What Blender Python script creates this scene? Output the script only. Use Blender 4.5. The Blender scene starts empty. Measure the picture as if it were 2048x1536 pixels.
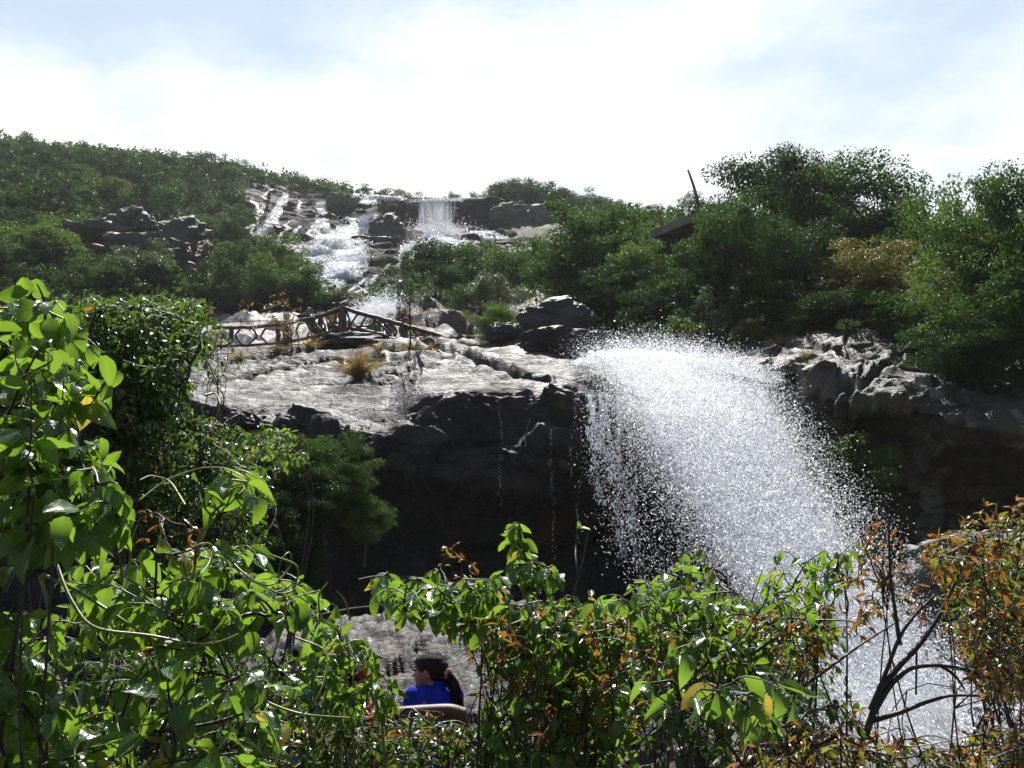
import bpy, bmesh, math, random
import numpy as np
from mathutils import Vector, Matrix
from mathutils.bvhtree import BVHTree

# ------------------------------------------------------------------ camera
scene = bpy.context.scene
COL = scene.collection
PITCH = math.radians(15.0)
FPX = 2000.0                      # focal length in pixels of the 2048 wide photo
CAM = np.array([0.0, 0.0, 1.6])
cd = bpy.data.cameras.new("camera")
cd.sensor_width = 36.0
cd.lens = 36.0 * FPX / 2048.0
cd.clip_start = 0.05
cd.clip_end = 6000
cam = bpy.data.objects.new("camera", cd)
cam.location = CAM
cam.rotation_euler = (math.pi / 2 + PITCH, 0, 0)
COL.objects.link(cam)
scene.camera = cam

# ------------------------------------------------------------------ sun + sky
SUN_EL, SUN_AZ = math.radians(60), math.radians(-2)      # azimuth: clockwise from +Y
sunvec = Vector((math.sin(SUN_AZ) * math.cos(SUN_EL), math.cos(SUN_AZ) * math.cos(SUN_EL), math.sin(SUN_EL)))
ld = bpy.data.lights.new("sun", 'SUN')
ld.energy = 5.0
ld.angle = math.radians(0.6)
ld.color = (1.0, 0.96, 0.9)
lo = bpy.data.objects.new("sun", ld)
lo.rotation_euler = sunvec.to_track_quat('Z', 'Y').to_euler()
COL.objects.link(lo)

world = bpy.data.worlds.new("World")
scene.world = world
world.use_nodes = True
wt = world.node_tree
wt.nodes.clear()


def nn(t, typ, **kw):
    n = t.nodes.new(typ)
    for k, v in kw.items():
        if k.startswith('i_'):
            n.inputs[k[2:].replace('_', ' ')].default_value = v
        else:
            setattr(n, k, v)
    return n


def mathn(t, op, a, b=None, c=None, clamp=False):
    n = t.nodes.new('ShaderNodeMath')
    n.operation = op
    n.use_clamp = clamp
    for i, v in enumerate((a, b, c)):
        if v is None:
            continue
        if isinstance(v, (int, float)):
            n.inputs[i].default_value = v
        else:
            t.links.new(v, n.inputs[i])
    return n.outputs[0]


def mixc(t, fac, a, b, blend='MIX'):
    n = t.nodes.new('ShaderNodeMix')
    n.data_type = 'RGBA'
    n.blend_type = blend
    n.clamp_factor = True
    for s, v in ((n.inputs[0], fac), (n.inputs[6], a), (n.inputs[7], b)):
        if isinstance(v, (int, float)):
            s.default_value = v
        elif isinstance(v, tuple):
            s.default_value = (v[0], v[1], v[2], 1)
        else:
            t.links.new(v, s)
    return n.outputs[2]


def ramp(t, fac, stops, interp='LINEAR'):
    n = t.nodes.new('ShaderNodeValToRGB')
    n.color_ramp.interpolation = interp
    e = n.color_ramp.elements
    while len(e) < len(stops):
        e.new(0.5)
    for el, (p, c) in zip(e, stops):
        el.position = p
        el.color = (c, c, c, 1) if isinstance(c, (int, float)) else (c[0], c[1], c[2], 1)
    t.links.new(fac, n.inputs[0])
    return n.outputs[0]


def noise_tex(t, vec, scale, detail=4, rough=0.55, dist=0.0):
    n = nn(t, 'ShaderNodeTexNoise')
    n.inputs['Scale'].default_value = scale
    n.inputs['Detail'].default_value = detail
    n.inputs['Roughness'].default_value = rough
    n.inputs['Distortion'].default_value = dist
    if vec is not None:
        t.links.new(vec, n.inputs['Vector'])
    return n.outputs[0]


sky = nn(wt, 'ShaderNodeTexSky', sky_type='NISHITA', sun_disc=False)
sky.sun_elevation = SUN_EL
sky.sun_rotation = SUN_AZ
sky.altitude = 300
sky.air_density = 1.0
sky.dust_density = 1.6
geo = nn(wt, 'ShaderNodeTexCoord')
sep = nn(wt, 'ShaderNodeSeparateXYZ')
wt.links.new(geo.outputs['Generated'], sep.inputs[0])
zc = mathn(wt, 'ADD', mathn(wt, 'MAXIMUM', sep.outputs[2], 0.0), 0.22)
cx = mathn(wt, 'DIVIDE', sep.outputs[0], zc)
cy = mathn(wt, 'DIVIDE', sep.outputs[1], zc)
comb = nn(wt, 'ShaderNodeCombineXYZ')
wt.links.new(cx, comb.inputs[0])
wt.links.new(cy, comb.inputs[1])
comb.inputs[2].default_value = 3.7
n1 = noise_tex(wt, comb.outputs[0], 1.25, 7, 0.55, 0.25)
n2 = noise_tex(wt, comb.outputs[0], 4.5, 6, 0.6, 0.3)
cl = mathn(wt, 'ADD', mathn(wt, 'MULTIPLY', n1, 0.8), mathn(wt, 'MULTIPLY', n2, 0.2))
# cloud bank is thicker low in front, breaks up overhead and behind
frontness = mathn(wt, 'MULTIPLY', sep.outputs[1], 0.55)
bias = mathn(wt, 'SUBTRACT', frontness, mathn(wt, 'MULTIPLY', sep.outputs[2], 0.58))
mask = mathn(wt, 'ADD', cl, bias)
cmask = ramp(wt, mask, [(0.60, 0.0), (0.82, 1.0)], 'EASE')
pale = mixc(wt, 0.9, sky.outputs[0], (6.8, 8.6, 10.6))
skyfront = ramp(wt, sep.outputs[1], [(0.35, 0.0), (0.75, 1.0)], 'EASE')
base = mixc(wt, skyfront, sky.outputs[0], pale)
cloudcol = mixc(wt, skyfront, (3.0, 3.3, 3.7), (13.0, 13.2, 13.4))
skyc = mixc(wt, cmask, base, cloudcol)
bg = nn(wt, 'ShaderNodeBackground')
bg.inputs[1].default_value = 0.05
wt.links.new(skyc, bg.inputs[0])
out = nn(wt, 'ShaderNodeOutputWorld')
wt.links.new(bg.outputs[0], out.inputs[0])

scene.view_settings.view_transform = 'Standard'
scene.view_settings.look = 'None'
scene.view_settings.exposure = 0.85
scene.view_settings.gamma = 1.0
scene.cycles.max_bounces = 9
scene.cycles.diffuse_bounces = 6
scene.cycles.glossy_bounces = 2
scene.cycles.transparent_max_bounces = 12
scene.cycles.sample_clamp_indirect = 4.0
scene.cycles.sample_clamp_direct = 8.0
scene.cycles.volume_bounces = 0
scene.cycles.volume_step_rate = 5.0
scene.cycles.caustics_reflective = False
scene.cycles.caustics_refractive = False

rng = np.random.default_rng(7)
random.seed(7)
EMPTYV = np.zeros((0, 3))


# ------------------------------------------------------------------ helpers
def P(px, py, d):
    """photo pixel + distance along Y -> world point (arrays welcome)"""
    px, py, d = np.broadcast_arrays(np.asarray(px, float), np.asarray(py, float), np.asarray(d, float))
    a, b = (px - 1024) / FPX, (768 - py) / FPX
    dx, dy, dz = a, math.cos(PITCH) - b * math.sin(PITCH), math.sin(PITCH) + b * math.cos(PITCH)
    k = d / dy
    return np.stack([dx * k, dy * k, dz * k], -1) + CAM


def mesh_np(name, V, faces, uv=None, smooth=True):
    """faces: list of int arrays (n,k)"""
    me = bpy.data.meshes.new(name)
    V = np.ascontiguousarray(V, dtype=np.float32).reshape(-1, 3)
    me.vertices.add(len(V))
    me.vertices.foreach_set("co", V.ravel())
    if not isinstance(faces, list):
        faces = [faces]
    faces = [np.asarray(f, dtype=np.int32) for f in faces if len(f)]
    loops = np.concatenate([f.ravel() for f in faces])
    tot = np.concatenate([np.full(len(f), f.shape[1], np.int32) for f in faces])
    start = np.concatenate([[0], np.cumsum(tot)[:-1]]).astype(np.int32)
    me.loops.add(len(loops))
    me.loops.foreach_set("vertex_index", loops)
    me.polygons.add(len(tot))
    me.polygons.foreach_set("loop_start", start)
    me.polygons.foreach_set("loop_total", tot)
    me.update(calc_edges=True)
    if uv is not None:
        l = me.uv_layers.new(name="UVMap")
        l.data.foreach_set("uv", np.asarray(uv, np.float32)[loops].ravel())
    me.polygons.foreach_set("use_smooth", np.full(len(tot), smooth, bool))
    me.update()
    return me


def obj(name, me, mat=None, parent=None):
    o = bpy.data.objects.new(name, me)
    COL.objects.link(o)
    if mat is not None and me is not None and not me.materials:
        me.materials.append(mat)
    if parent is not None:
        o.parent = parent
        # meshes are made in world space: keep them there
        o.location = -Vector(parent.location) if parent.get('_ws') else (0, 0, 0)
    return o


def tag(o, label=None, cat=None, group=None, kind=None):
    if label: o['label'] = label
    if cat: o['category'] = cat
    if group: o['group'] = group
    if kind: o['kind'] = kind
    return o


def thing(name, label, cat, loc=(0, 0, 0), group=None, ws=True):
    o = bpy.data.objects.new(name, None)
    o.location = loc
    o.empty_display_size = 0.2
    COL.objects.link(o)
    if ws:
        o['_ws'] = 1
    return tag(o, label, cat, group)


# --- numpy noise
_perm = np.random.default_rng(3).permutation(512)
_perm = np.concatenate([_perm, _perm, _perm])
_grad = np.random.default_rng(4).normal(size=(512, 3))
_grad /= np.linalg.norm(_grad, axis=1)[:, None]


def perlin(p):
    p = np.asarray(p, float)
    i = np.floor(p).astype(int)
    f = p - i
    i &= 511
    u = f * f * f * (f * (f * 6 - 15) + 10)
    res = 0
    for dx in (0, 1):
        wx = u[..., 0] if dx else 1 - u[..., 0]
        for dy in (0, 1):
            wy = u[..., 1] if dy else 1 - u[..., 1]
            for dz in (0, 1):
                wz = u[..., 2] if dz else 1 - u[..., 2]
                h = _perm[_perm[_perm[(i[..., 0] + dx) & 511] + ((i[..., 1] + dy) & 511)] + ((i[..., 2] + dz) & 511)]
                g = _grad[h & 511]
                dot = g[..., 0] * (f[..., 0] - dx) + g[..., 1] * (f[..., 1] - dy) + g[..., 2] * (f[..., 2] - dz)
                res = res + wx * wy * wz * dot
    return res


def fbm(p, octv=4, gain=0.5):
    p = np.asarray(p, float)
    a, s, tot = 1.0, 0.0, 0.0
    for k in range(octv):
        s = s + a * perlin(p * (2.03 ** k) + 17.3 * k)
        a *= gain
    return s


def ridged(p, octv=4):
    a, s = 1.0, 0.0
    for k in range(octv):
        s = s + a * (1 - 2.2 * np.abs(perlin(np.asarray(p) * (2.1 ** k) + 9.1 * k)))
        a *= 0.5
    return s


_wr = np.random.default_rng(5).random((512, 3))


def worley(p):
    """returns F1, F2, random-per-cell"""
    p = np.asarray(p, float)
    i = np.floor(p).astype(int)
    f1 = np.full(p.shape[:-1], 9.0)
    f2 = f1.copy()
    cell = np.zeros(p.shape[:-1], int)
    for dx in (-1, 0, 1):
        for dy in (-1, 0, 1):
            for dz in (-1, 0, 1):
                c = i + np.array([dx, dy, dz])
                h = _perm[_perm[_perm[c[..., 0] & 511] + (c[..., 1] & 511)] + (c[..., 2] & 511)] & 511
                q = c + _wr[h]
                d = np.sqrt(((q - p) ** 2).sum(-1))
                m = d < f1
                f2 = np.where(m, f1, np.minimum(f2, d))
                cell = np.where(m, h, cell)
                f1 = np.where(m, d, f1)
    return f1, f2, _wr[cell][..., 0]


def facet(p, tilt=0.8, k=16.0):
    """blocky relief: each Worley cell is a plane of its own, soft seams"""
    p = np.asarray(p, float)
    i = np.floor(p).astype(int)
    ws = np.zeros(p.shape[:-1]) + 1e-12
    val = np.zeros(p.shape[:-1])
    for dx in (-1, 0, 1):
        for dy in (-1, 0, 1):
            for dz in (-1, 0, 1):
                c = i + np.array([dx, dy, dz])
                h = _perm[_perm[_perm[c[..., 0] & 511] + (c[..., 1] & 511)] + (c[..., 2] & 511)] & 511
                dv = p - (c + _wr[h])
                w = np.exp(-k * (dv ** 2).sum(-1))
                val += w * (_wr[h][..., 1] - 0.5 + tilt * (dv * _grad[h]).sum(-1))
                ws += w
    return val / ws


def smooth1(a, n, axis):
    if n < 1:
        return a
    k = np.hanning(2 * n + 3)[1:-1]
    k /= k.sum()
    pad = [(0, 0)] * a.ndim
    pad[axis] = (n, n)
    b = np.pad(a, pad, mode='reflect', reflect_type='odd')
    return np.apply_along_axis(lambda r: np.convolve(r, k, 'valid'), axis, b)


def loft(cols, pxs, nv, sm_u=6, sm_v=3):
    """cols: list of (px, [(py,d), ...]); returns grids PX,PY,D"""
    kx = np.array([c[0] for c in cols], float)
    R = len(cols[0][1])
    py = np.array([[r[0] for r in c[1]] for c in cols], float)
    dd = np.array([[r[1] for r in c[1]] for c in cols], float)
    gy = np.stack([np.interp(pxs, kx, py[:, r]) for r in range(R)], 1)
    gd = np.stack([np.interp(pxs, kx, dd[:, r]) for r in range(R)], 1)
    gy = smooth1(gy, sm_u, 0)
    gd = smooth1(gd, sm_u, 0)
    v = np.linspace(0, R - 1, nv)
    i = np.minimum(v.astype(int), R - 2)
    f = v - i
    PY = gy[:, i] * (1 - f) + gy[:, i + 1] * f
    D = gd[:, i] * (1 - f) + gd[:, i + 1] * f
    PY = smooth1(PY, sm_v, 1)
    D = smooth1(D, sm_v, 1)
    PX = np.repeat(np.asarray(pxs, float)[:, None], nv, 1)
    return PX, PY, D


def grid_faces(nu, nv, flip=False):
    idx = np.arange(nu * nv).reshape(nu, nv)
    a, b, c, d = idx[:-1, :-1], idx[1:, :-1], idx[1:, 1:], idx[:-1, 1:]
    q = np.stack([a, b, c, d], -1).reshape(-1, 4)
    return q[:, ::-1] if flip else q


def grid_normals(W):
    du = np.gradient(W, axis=0)
    dv = np.gradient(W, axis=1)
    n = np.cross(dv, du)
    n /= np.linalg.norm(n, axis=-1)[..., None] + 1e-9
    return n


def polydist(PX, PY, pts):
    """distance in px to polyline"""
    best = np.full(PX.shape, 1e9)
    for (x0, y0), (x1, y1) in zip(pts[:-1], pts[1:]):
        dx, dy = x1 - x0, y1 - y0
        t = np.clip(((PX - x0) * dx + (PY - y0) * dy) / (dx * dx + dy * dy), 0, 1)
        best = np.minimum(best, np.hypot(PX - x0 - t * dx, PY - y0 - t * dy))
    return best


def inpoly(x, y, poly):
    x = np.asarray(x, float); y = np.asarray(y, float)
    c = np.zeros(x.shape, bool)
    n = len(poly)
    for i in range(n):
        x0, y0 = poly[i]
        x1, y1 = poly[(i + 1) % n]
        m = ((y0 > y) != (y1 > y)) & (x < (x1 - x0) * (y - y0) / ((y1 - y0) or 1e-9) + x0)
        c ^= m
    return c


def sample_poly(poly, n, r=None):
    r = r or rng
    xs = [p[0] for p in poly]; ys = [p[1] for p in poly]
    out = np.zeros((0, 2))
    while len(out) < n:
        q = np.stack([r.uniform(min(xs), max(xs), n * 2), r.uniform(min(ys), max(ys), n * 2)], 1)
        out = np.concatenate([out, q[inpoly(q[:, 0], q[:, 1], poly)]])
    return out[:n]


def norm(v):
    v = np.asarray(v, float)
    return v / (np.linalg.norm(v, axis=-1, keepdims=True) + 1e-9)


# ------------------------------------------------------------------ materials
def newmat(name):
    m = bpy.data.materials.new(name)
    m.use_nodes = True
    t = m.node_tree
    t.nodes.clear()
    o = nn(t, 'ShaderNodeOutputMaterial')
    return m, t, o


def rock_mat(name, c0=(0.10, 0.095, 0.10), c1=(0.27, 0.26, 0.27), brown=0.35, rough=(0.22, 0.55), scale=1.0,
             bump=0.6, green=0.0, browncol=(0.23, 0.15, 0.09), spec=0.5, streak=0.0):
    m, t, o = newmat(name)
    tc = nn(t, 'ShaderNodeNewGeometry')
    mp = nn(t, 'ShaderNodeMapping')
    mp.inputs['Scale'].default_value = (scale, scale, scale)
    t.links.new(tc.outputs['Position'], mp.inputs[0])
    v = mp.outputs[0]
    mp2 = nn(t, 'ShaderNodeMapping')
    mp2.inputs['Scale'].default_value = (0.6 * scale, 0.6 * scale, 2.2 * scale)
    mp2.inputs['Rotation'].default_value = (0, 0.35, 0)
    t.links.new(tc.outputs['Position'], mp2.inputs[0])
    a = noise_tex(t, v, 0.9, 6, 0.6, 0.3)
    b = noise_tex(t, v, 9.0, 5, 0.65)
    s = noise_tex(t, mp2.outputs[0], 2.0, 6, 0.62, 0.6)
    mixv = mathn(t, 'ADD', mathn(t, 'MULTIPLY', a, 0.45), mathn(t, 'ADD', mathn(t, 'MULTIPLY', b, 0.25), mathn(t, 'MULTIPLY', s, 0.3)))
    col = mixc(t, ramp(t, mixv, [(0.36, 0.0), (0.62, 1.0)]), c0, c1)
    br = noise_tex(t, v, 0.55, 5, 0.6, 0.4)
    col = mixc(t, mathn(t, 'MULTIPLY', ramp(t, br, [(0.5, 0.0), (0.66, 1.0)]), brown), col, browncol)
    sp = noise_tex(t, v, 34, 3, 0.7)
    col = mixc(t, mathn(t, 'MULTIPLY', ramp(t, sp, [(0.55, 0.0), (0.75, 1.0)]), 0.45), col, (0.05, 0.05, 0.05))
    if green:
        g = noise_tex(t, v, 0.8, 6, 0.65, 0.2)
        col = mixc(t, mathn(t, 'MULTIPLY', ramp(t, g, [(0.46, 0.0), (0.6, 1.0)]), green), col, (0.05, 0.075, 0.025))
    if streak:                                # pale mineral streaks running down the wall
        m3 = nn(t, 'ShaderNodeMapping')
        m3.inputs['Rotation'].default_value = (0, -0.5, 0)
        m3.inputs['Scale'].default_value = (1.5, 0.3, 0.12)
        t.links.new(tc.outputs['Position'], m3.inputs[0])
        sk = noise_tex(t, m3.outputs[0], 1.0, 4, 0.6, 0.3)
        col = mixc(t, mathn(t, 'MULTIPLY', ramp(t, sk, [(0.56, 0.0), (0.64, 1.0)]), streak), col, (0.30, 0.31, 0.29))
    bs = nn(t, 'ShaderNodeBsdfPrincipled')
    t.links.new(col, bs.inputs['Base Color'])
    rn = noise_tex(t, v, 1.6, 5, 0.6)
    rr = mathn(t, 'ADD', mathn(t, 'MULTIPLY', ramp(t, rn, [(0.35, 0.0), (0.65, 1.0)]), rough[1] - rough[0]), rough[0])
    t.links.new(rr, bs.inputs['Roughness'])
    bs.inputs['Specular IOR Level'].default_value = spec
    rd = nn(t, 'ShaderNodeTexNoise', noise_type='RIDGED_MULTIFRACTAL')
    rd.inputs['Scale'].default_value = 1.7
    rd.inputs['Detail'].default_value = 7
    rd.inputs['Roughness'].default_value = 0.6
    rd.inputs['Distortion'].default_value = 0.35
    t.links.new(mp2.outputs[0], rd.inputs['Vector'])
    vo = nn(t, 'ShaderNodeTexVoronoi', feature='DISTANCE_TO_EDGE')
    vo.inputs['Scale'].default_value = 0.8
    wv = nn(t, 'ShaderNodeVectorMath', operation='ADD')
    t.links.new(mp2.outputs[0], wv.inputs[0])
    nz = nn(t, 'ShaderNodeTexNoise')
    nz.inputs['Scale'].default_value = 2.5
    nz.inputs['Detail'].default_value = 4
    t.links.new(v, nz.inputs['Vector'])
    t.links.new(nz.outputs['Color'], wv.inputs[1])
    t.links.new(wv.outputs[0], vo.inputs['Vector'])
    crack = ramp(t, vo.outputs['Distance'], [(0.0, 0.0), (0.035, 1.0)])
    col = mixc(t, mathn(t, 'MULTIPLY', mathn(t, 'SUBTRACT', 1.0, crack), 0.55), col, tuple(x * 0.3 for x in c0))
    t.links.new(col, bs.inputs['Base Color'])
    h = mathn(t, 'ADD', mathn(t, 'MULTIPLY', s, 0.5), mathn(t, 'ADD', mathn(t, 'MULTIPLY', b, 0.25), mathn(t, 'MULTIPLY', sp, 0.06)))
    h = mathn(t, 'ADD', h, mathn(t, 'ADD', mathn(t, 'MULTIPLY', rd.outputs[0], -0.16), mathn(t, 'MULTIPLY', crack, 0.14)))
    bp = nn(t, 'ShaderNodeBump')
    bp.inputs['Strength'].default_value = bump
    bp.inputs['Distance'].default_value = 0.25 / scale
    t.links.new(h, bp.inputs['Height'])
    t.links.new(bp.outputs[0], bs.inputs['Normal'])
    t.links.new(bs.outputs[0], o.inputs[0])
    return m


def leaf_mat(name, c0, c1, trans=(0.25, 0.42, 0.03), tfac=0.45, rough=0.32, spec=0.5, bump=0.0, vein=False, clump=0.5, extra=None):
    m, t, o = newmat(name)
    g = nn(t, 'ShaderNodeNewGeometry')
    r = g.outputs['Random Per Island']
    n = noise_tex(t, g.outputs['Position'], clump, 3, 0.6)
    f = mathn(t, 'ADD', mathn(t, 'MULTIPLY', r, 0.6), mathn(t, 'MULTIPLY', ramp(t, n, [(0.35, 0.0), (0.65, 1.0)]), 0.4))
    col = mixc(t, f, c0, c1)
    tcol = mixc(t, f, tuple(x * 0.6 for x in trans), trans)
    if extra:                                # (colour, share of leaves)
        ex = mathn(t, 'GREATER_THAN', mathn(t, 'FRACT', mathn(t, 'MULTIPLY', r, 7.31)), 1 - extra[1])
        col = mixc(t, ex, col, extra[0])
        tcol = mixc(t, ex, tcol, tuple(min(1, x * 2.0) for x in extra[0]))
    bs = nn(t, 'ShaderNodeBsdfPrincipled')
    bs.inputs['Roughness'].default_value = rough
    bs.inputs['Specular IOR Level'].default_value = spec
    if vein:
        uv = nn(t, 'ShaderNodeTexCoord')
        sx = nn(t, 'ShaderNodeSeparateXYZ')
        t.links.new(uv.outputs['UV'], sx.inputs[0])
        ab = mathn(t, 'ABSOLUTE', mathn(t, 'SUBTRACT', sx.outputs[0], 0.5))
        mid = mathn(t, 'LESS_THAN', ab, 0.018)
        sv = mathn(t, 'SINE', mathn(t, 'MULTIPLY', mathn(t, 'SUBTRACT', sx.outputs[1], mathn(t, 'MULTIPLY', ab, 0.7)), 50.0))
        side = mathn(t, 'MULTIPLY', mathn(t, 'GREATER_THAN', sv, 0.93), 0.5)
        vv = mathn(t, 'MAXIMUM', mid, side)
        col = mixc(t, mathn(t, 'MULTIPLY', vv, 0.5), col, tuple(min(1, x * 2.4 + 0.02) for x in c1))
        tcol = mixc(t, mathn(t, 'MULTIPLY', vv, 0.5), tcol, tuple(x * 0.45 for x in trans))
        blot = noise_tex(t, g.outputs['Position'], 28.0, 3, 0.6)
        col = mixc(t, mathn(t, 'MULTIPLY', ramp(t, blot, [(0.5, 0.0), (0.7, 1.0)]), 0.35), col, tuple(x * 0.5 for x in c0))
    t.links.new(col, bs.inputs['Base Color'])
    tr = nn(t, 'ShaderNodeBsdfTranslucent')
    t.links.new(tcol, tr.inputs[0])
    if bump:
        b1 = noise_tex(t, g.outputs['Position'], 130.0, 2, 0.5)
        b2 = noise_tex(t, g.outputs['Position'], 24.0, 2, 0.5)
        hh = mathn(t, 'ADD', mathn(t, 'MULTIPLY', ramp(t, b1, [(0.58, 0.0), (0.72, 1.0)]), 0.4), b2)
        bp = nn(t, 'ShaderNodeBump')
        bp.inputs['Strength'].default_value = bump
        bp.inputs['Distance'].default_value = 0.012
        t.links.new(hh, bp.inputs['Height'])
        t.links.new(bp.outputs[0], bs.inputs['Normal'])
    mx = nn(t, 'ShaderNodeMixShader')
    mx.inputs[0].default_value = tfac
    t.links.new(bs.outputs[0], mx.inputs[1])
    t.links.new(tr.outputs[0], mx.inputs[2])
    t.links.new(mx.outputs[0], o.inputs[0])
    return m


def plain_mat(name, c0, c1=None, rough=0.6, scale=8.0, bump=0.3, spec=0.4, dist=0.01):
    c1 = c1 or tuple(x * 1.5 for x in c0)
    m, t, o = newmat(name)
    g = nn(t, 'ShaderNodeNewGeometry')
    n = noise_tex(t, g.outputs['Position'], scale, 5, 0.6, 0.2)
    col = mixc(t, ramp(t, n, [(0.35, 0.0), (0.65, 1.0)]), c0, c1)
    bs = nn(t, 'ShaderNodeBsdfPrincipled')
    t.links.new(col, bs.inputs['Base Color'])
    bs.inputs['Roughness'].default_value = rough
    bs.inputs['Specular IOR Level'].default_value = spec
    bp = nn(t, 'ShaderNodeBump')
    bp.inputs['Strength'].default_value = bump
    bp.inputs['Distance'].default_value = dist
    t.links.new(n, bp.inputs['Height'])
    t.links.new(bp.outputs[0], bs.inputs['Normal'])
    t.links.new(bs.outputs[0], o.inputs[0])
    return m


def foam_mat(name, su=6.0, sv=1.2, lo=0.42, hi=0.56, edge=1.0, tf=0.7, col=(0.93, 0.95, 0.97), bump=0.5):
    """white water: UV x across 0..1, y along; ragged streaky alpha"""
    m, t, o = newmat(name)
    uv = nn(t, 'ShaderNodeTexCoord')
    mp = nn(t, 'ShaderNodeMapping')
    mp.inputs['Scale'].default_value = (su, sv, 1)
    t.links.new(uv.outputs['UV'], mp.inputs[0])
    a = noise_tex(t, mp.outputs[0], 1.0, 6, 0.65, 0.4)
    mp2 = nn(t, 'ShaderNodeMapping')
    mp2.inputs['Scale'].default_value = (su * 5, sv * 3.2, 1)
    t.links.new(uv.outputs['UV'], mp2.inputs[0])
    b = noise_tex(t, mp2.outputs[0], 1.0, 4, 0.7, 0.3)
    sx = nn(t, 'ShaderNodeSeparateXYZ')
    t.links.new(uv.outputs['UV'], sx.inputs[0])
    e = mathn(t, 'MULTIPLY', mathn(t, 'ABSOLUTE', mathn(t, 'SUBTRACT', sx.outputs[0], 0.5)), 2.0)
    e = mathn(t, 'POWER', e, 2.2)
    f = mathn(t, 'ADD', mathn(t, 'MULTIPLY', a, 0.6), mathn(t, 'MULTIPLY', b, 0.4))
    f = mathn(t, 'SUBTRACT', f, mathn(t, 'MULTIPLY', e, 0.2 * edge))
    al = ramp(t, f, [(lo, 0.0), (hi, 1.0)])
    bs = nn(t, 'ShaderNodeBsdfPrincipled')
    bs.inputs['Base Color'].default_value = (*col, 1)
    bs.inputs['Roughness'].default_value = 0.38
    bs.inputs['Specular IOR Level'].default_value = 0.9
    bp = nn(t, 'ShaderNodeBump')
    bp.inputs['Strength'].default_value = bump
    bp.inputs['Distance'].default_value = 0.15
    t.links.new(b, bp.inputs['Height'])
    t.links.new(bp.outputs[0], bs.inputs['Normal'])
    tr = nn(t, 'ShaderNodeBsdfTranslucent')
    tr.inputs[0].default_value = (*col, 1)
    mx = nn(t, 'ShaderNodeMixShader')
    mx.inputs[0].default_value = tf
    t.links.new(bs.outputs[0], mx.inputs[1])
    t.links.new(tr.outputs[0], mx.inputs[2])
    tp = nn(t, 'ShaderNodeBsdfTransparent')
    m2 = nn(t, 'ShaderNodeMixShader')
    t.links.new(al, m2.inputs[0])
    t.links.new(tp.outputs[0], m2.inputs[1])
    t.links.new(mx.outputs[0], m2.inputs[2])
    t.links.new(m2.outputs[0], o.inputs[0])
    return m


def drop_mat(name, col=(0.97, 0.98, 1.0), tf=0.75):
    m, t, o = newmat(name)
    bs = nn(t, 'ShaderNodeBsdfPrincipled')
    bs.inputs['Base Color'].default_value = (*col, 1)
    bs.inputs['Roughness'].default_value = 0.2
    tr = nn(t, 'ShaderNodeBsdfTranslucent')
    tr.inputs[0].default_value = (*col, 1)
    mx = nn(t, 'ShaderNodeMixShader')
    mx.inputs[0].default_value = tf
    t.links.new(bs.outputs[0], mx.inputs[1])
    t.links.new(tr.outputs[0], mx.inputs[2])
    t.links.new(mx.outputs[0], o.inputs[0])
    return m


M = {}
M['ledge'] = rock_mat('wet_grey_rock', (0.013, 0.0125, 0.014), (0.045, 0.043, 0.047), brown=0.55, browncol=(0.10, 0.062, 0.040), rough=(0.38, 0.70), bump=0.6, spec=0.15)
M['right_rock'] = rock_mat('dry_grey_rock', (0.026, 0.023, 0.020), (0.098, 0.087, 0.076), streak=0.6, spec=0.25, brown=0.35, rough=(0.4, 0.7), bump=0.8, green=0.25)
M['face'] = rock_mat('cascade_rock', (0.008, 0.0075, 0.008), (0.032, 0.030, 0.031), brown=0.25, rough=(0.55, 0.9), scale=0.6, bump=1.0, spec=0.05)
M['hill'] = rock_mat('hill_soil', (0.03, 0.032, 0.02), (0.07, 0.065, 0.04), brown=0.3, rough=(0.8, 0.95), scale=0.3, green=0.7)
M['ground'] = rock_mat('ground_soil', (0.03, 0.028, 0.02), (0.08, 0.07, 0.05), brown=0.4, rough=(0.6, 0.9), scale=1.0, green=0.5)
M['outcrop'] = rock_mat('outcrop_rock', (0.05, 0.05, 0.045), (0.17, 0.16, 0.14), brown=0.5, rough=(0.5, 0.8), scale=0.5, green=0.35, bump=0.9)
M['tan'] = rock_mat('tan_rock', (0.055, 0.043, 0.036), (0.16, 0.13, 0.11), brown=0.5, rough=(0.55, 0.8), scale=0.8, spec=0.2, browncol=(0.27, 0.17, 0.10))
M['slab'] = rock_mat('glistening_rock', (0.010, 0.009, 0.009), (0.042, 0.038, 0.037), brown=0.35, rough=(0.35, 0.75), scale=3.2, bump=1.0, spec=0.28)
M['bark'] = plain_mat('bark', (0.035, 0.027, 0.02), (0.11, 0.085, 0.06), 0.8, 12, 0.7)
M['darkbark'] = plain_mat('dark_wet_bark', (0.016, 0.012, 0.010), (0.05, 0.036, 0.028), 0.45, 30, 0.7)
M['rail'] = plain_mat('brown_log', (0.06, 0.035, 0.025), (0.17, 0.10, 0.07), 0.55, 7, 0.5)
M['stem'] = plain_mat('green_stem', (0.10, 0.13, 0.03), (0.24, 0.28, 0.07), 0.45, 20, 0.3)
M['L_dark'] = leaf_mat('dark_leaves', (0.011, 0.026, 0.009), (0.030, 0.060, 0.018), (0.05, 0.105, 0.018), 0.34, 0.5, 0.10, clump=0.7)
M['L_mid'] = leaf_mat('mid_green_leaves', (0.018, 0.042, 0.012), (0.046, 0.092, 0.022), (0.08, 0.17, 0.022), 0.38, 0.5, 0.10, clump=0.7)
M['L_bright'] = leaf_mat('bright_leaves', (0.045, 0.10, 0.02), (0.10, 0.17, 0.035), (0.15, 0.26, 0.035), 0.42, 0.45, 0.22, clump=0.9)
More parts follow.
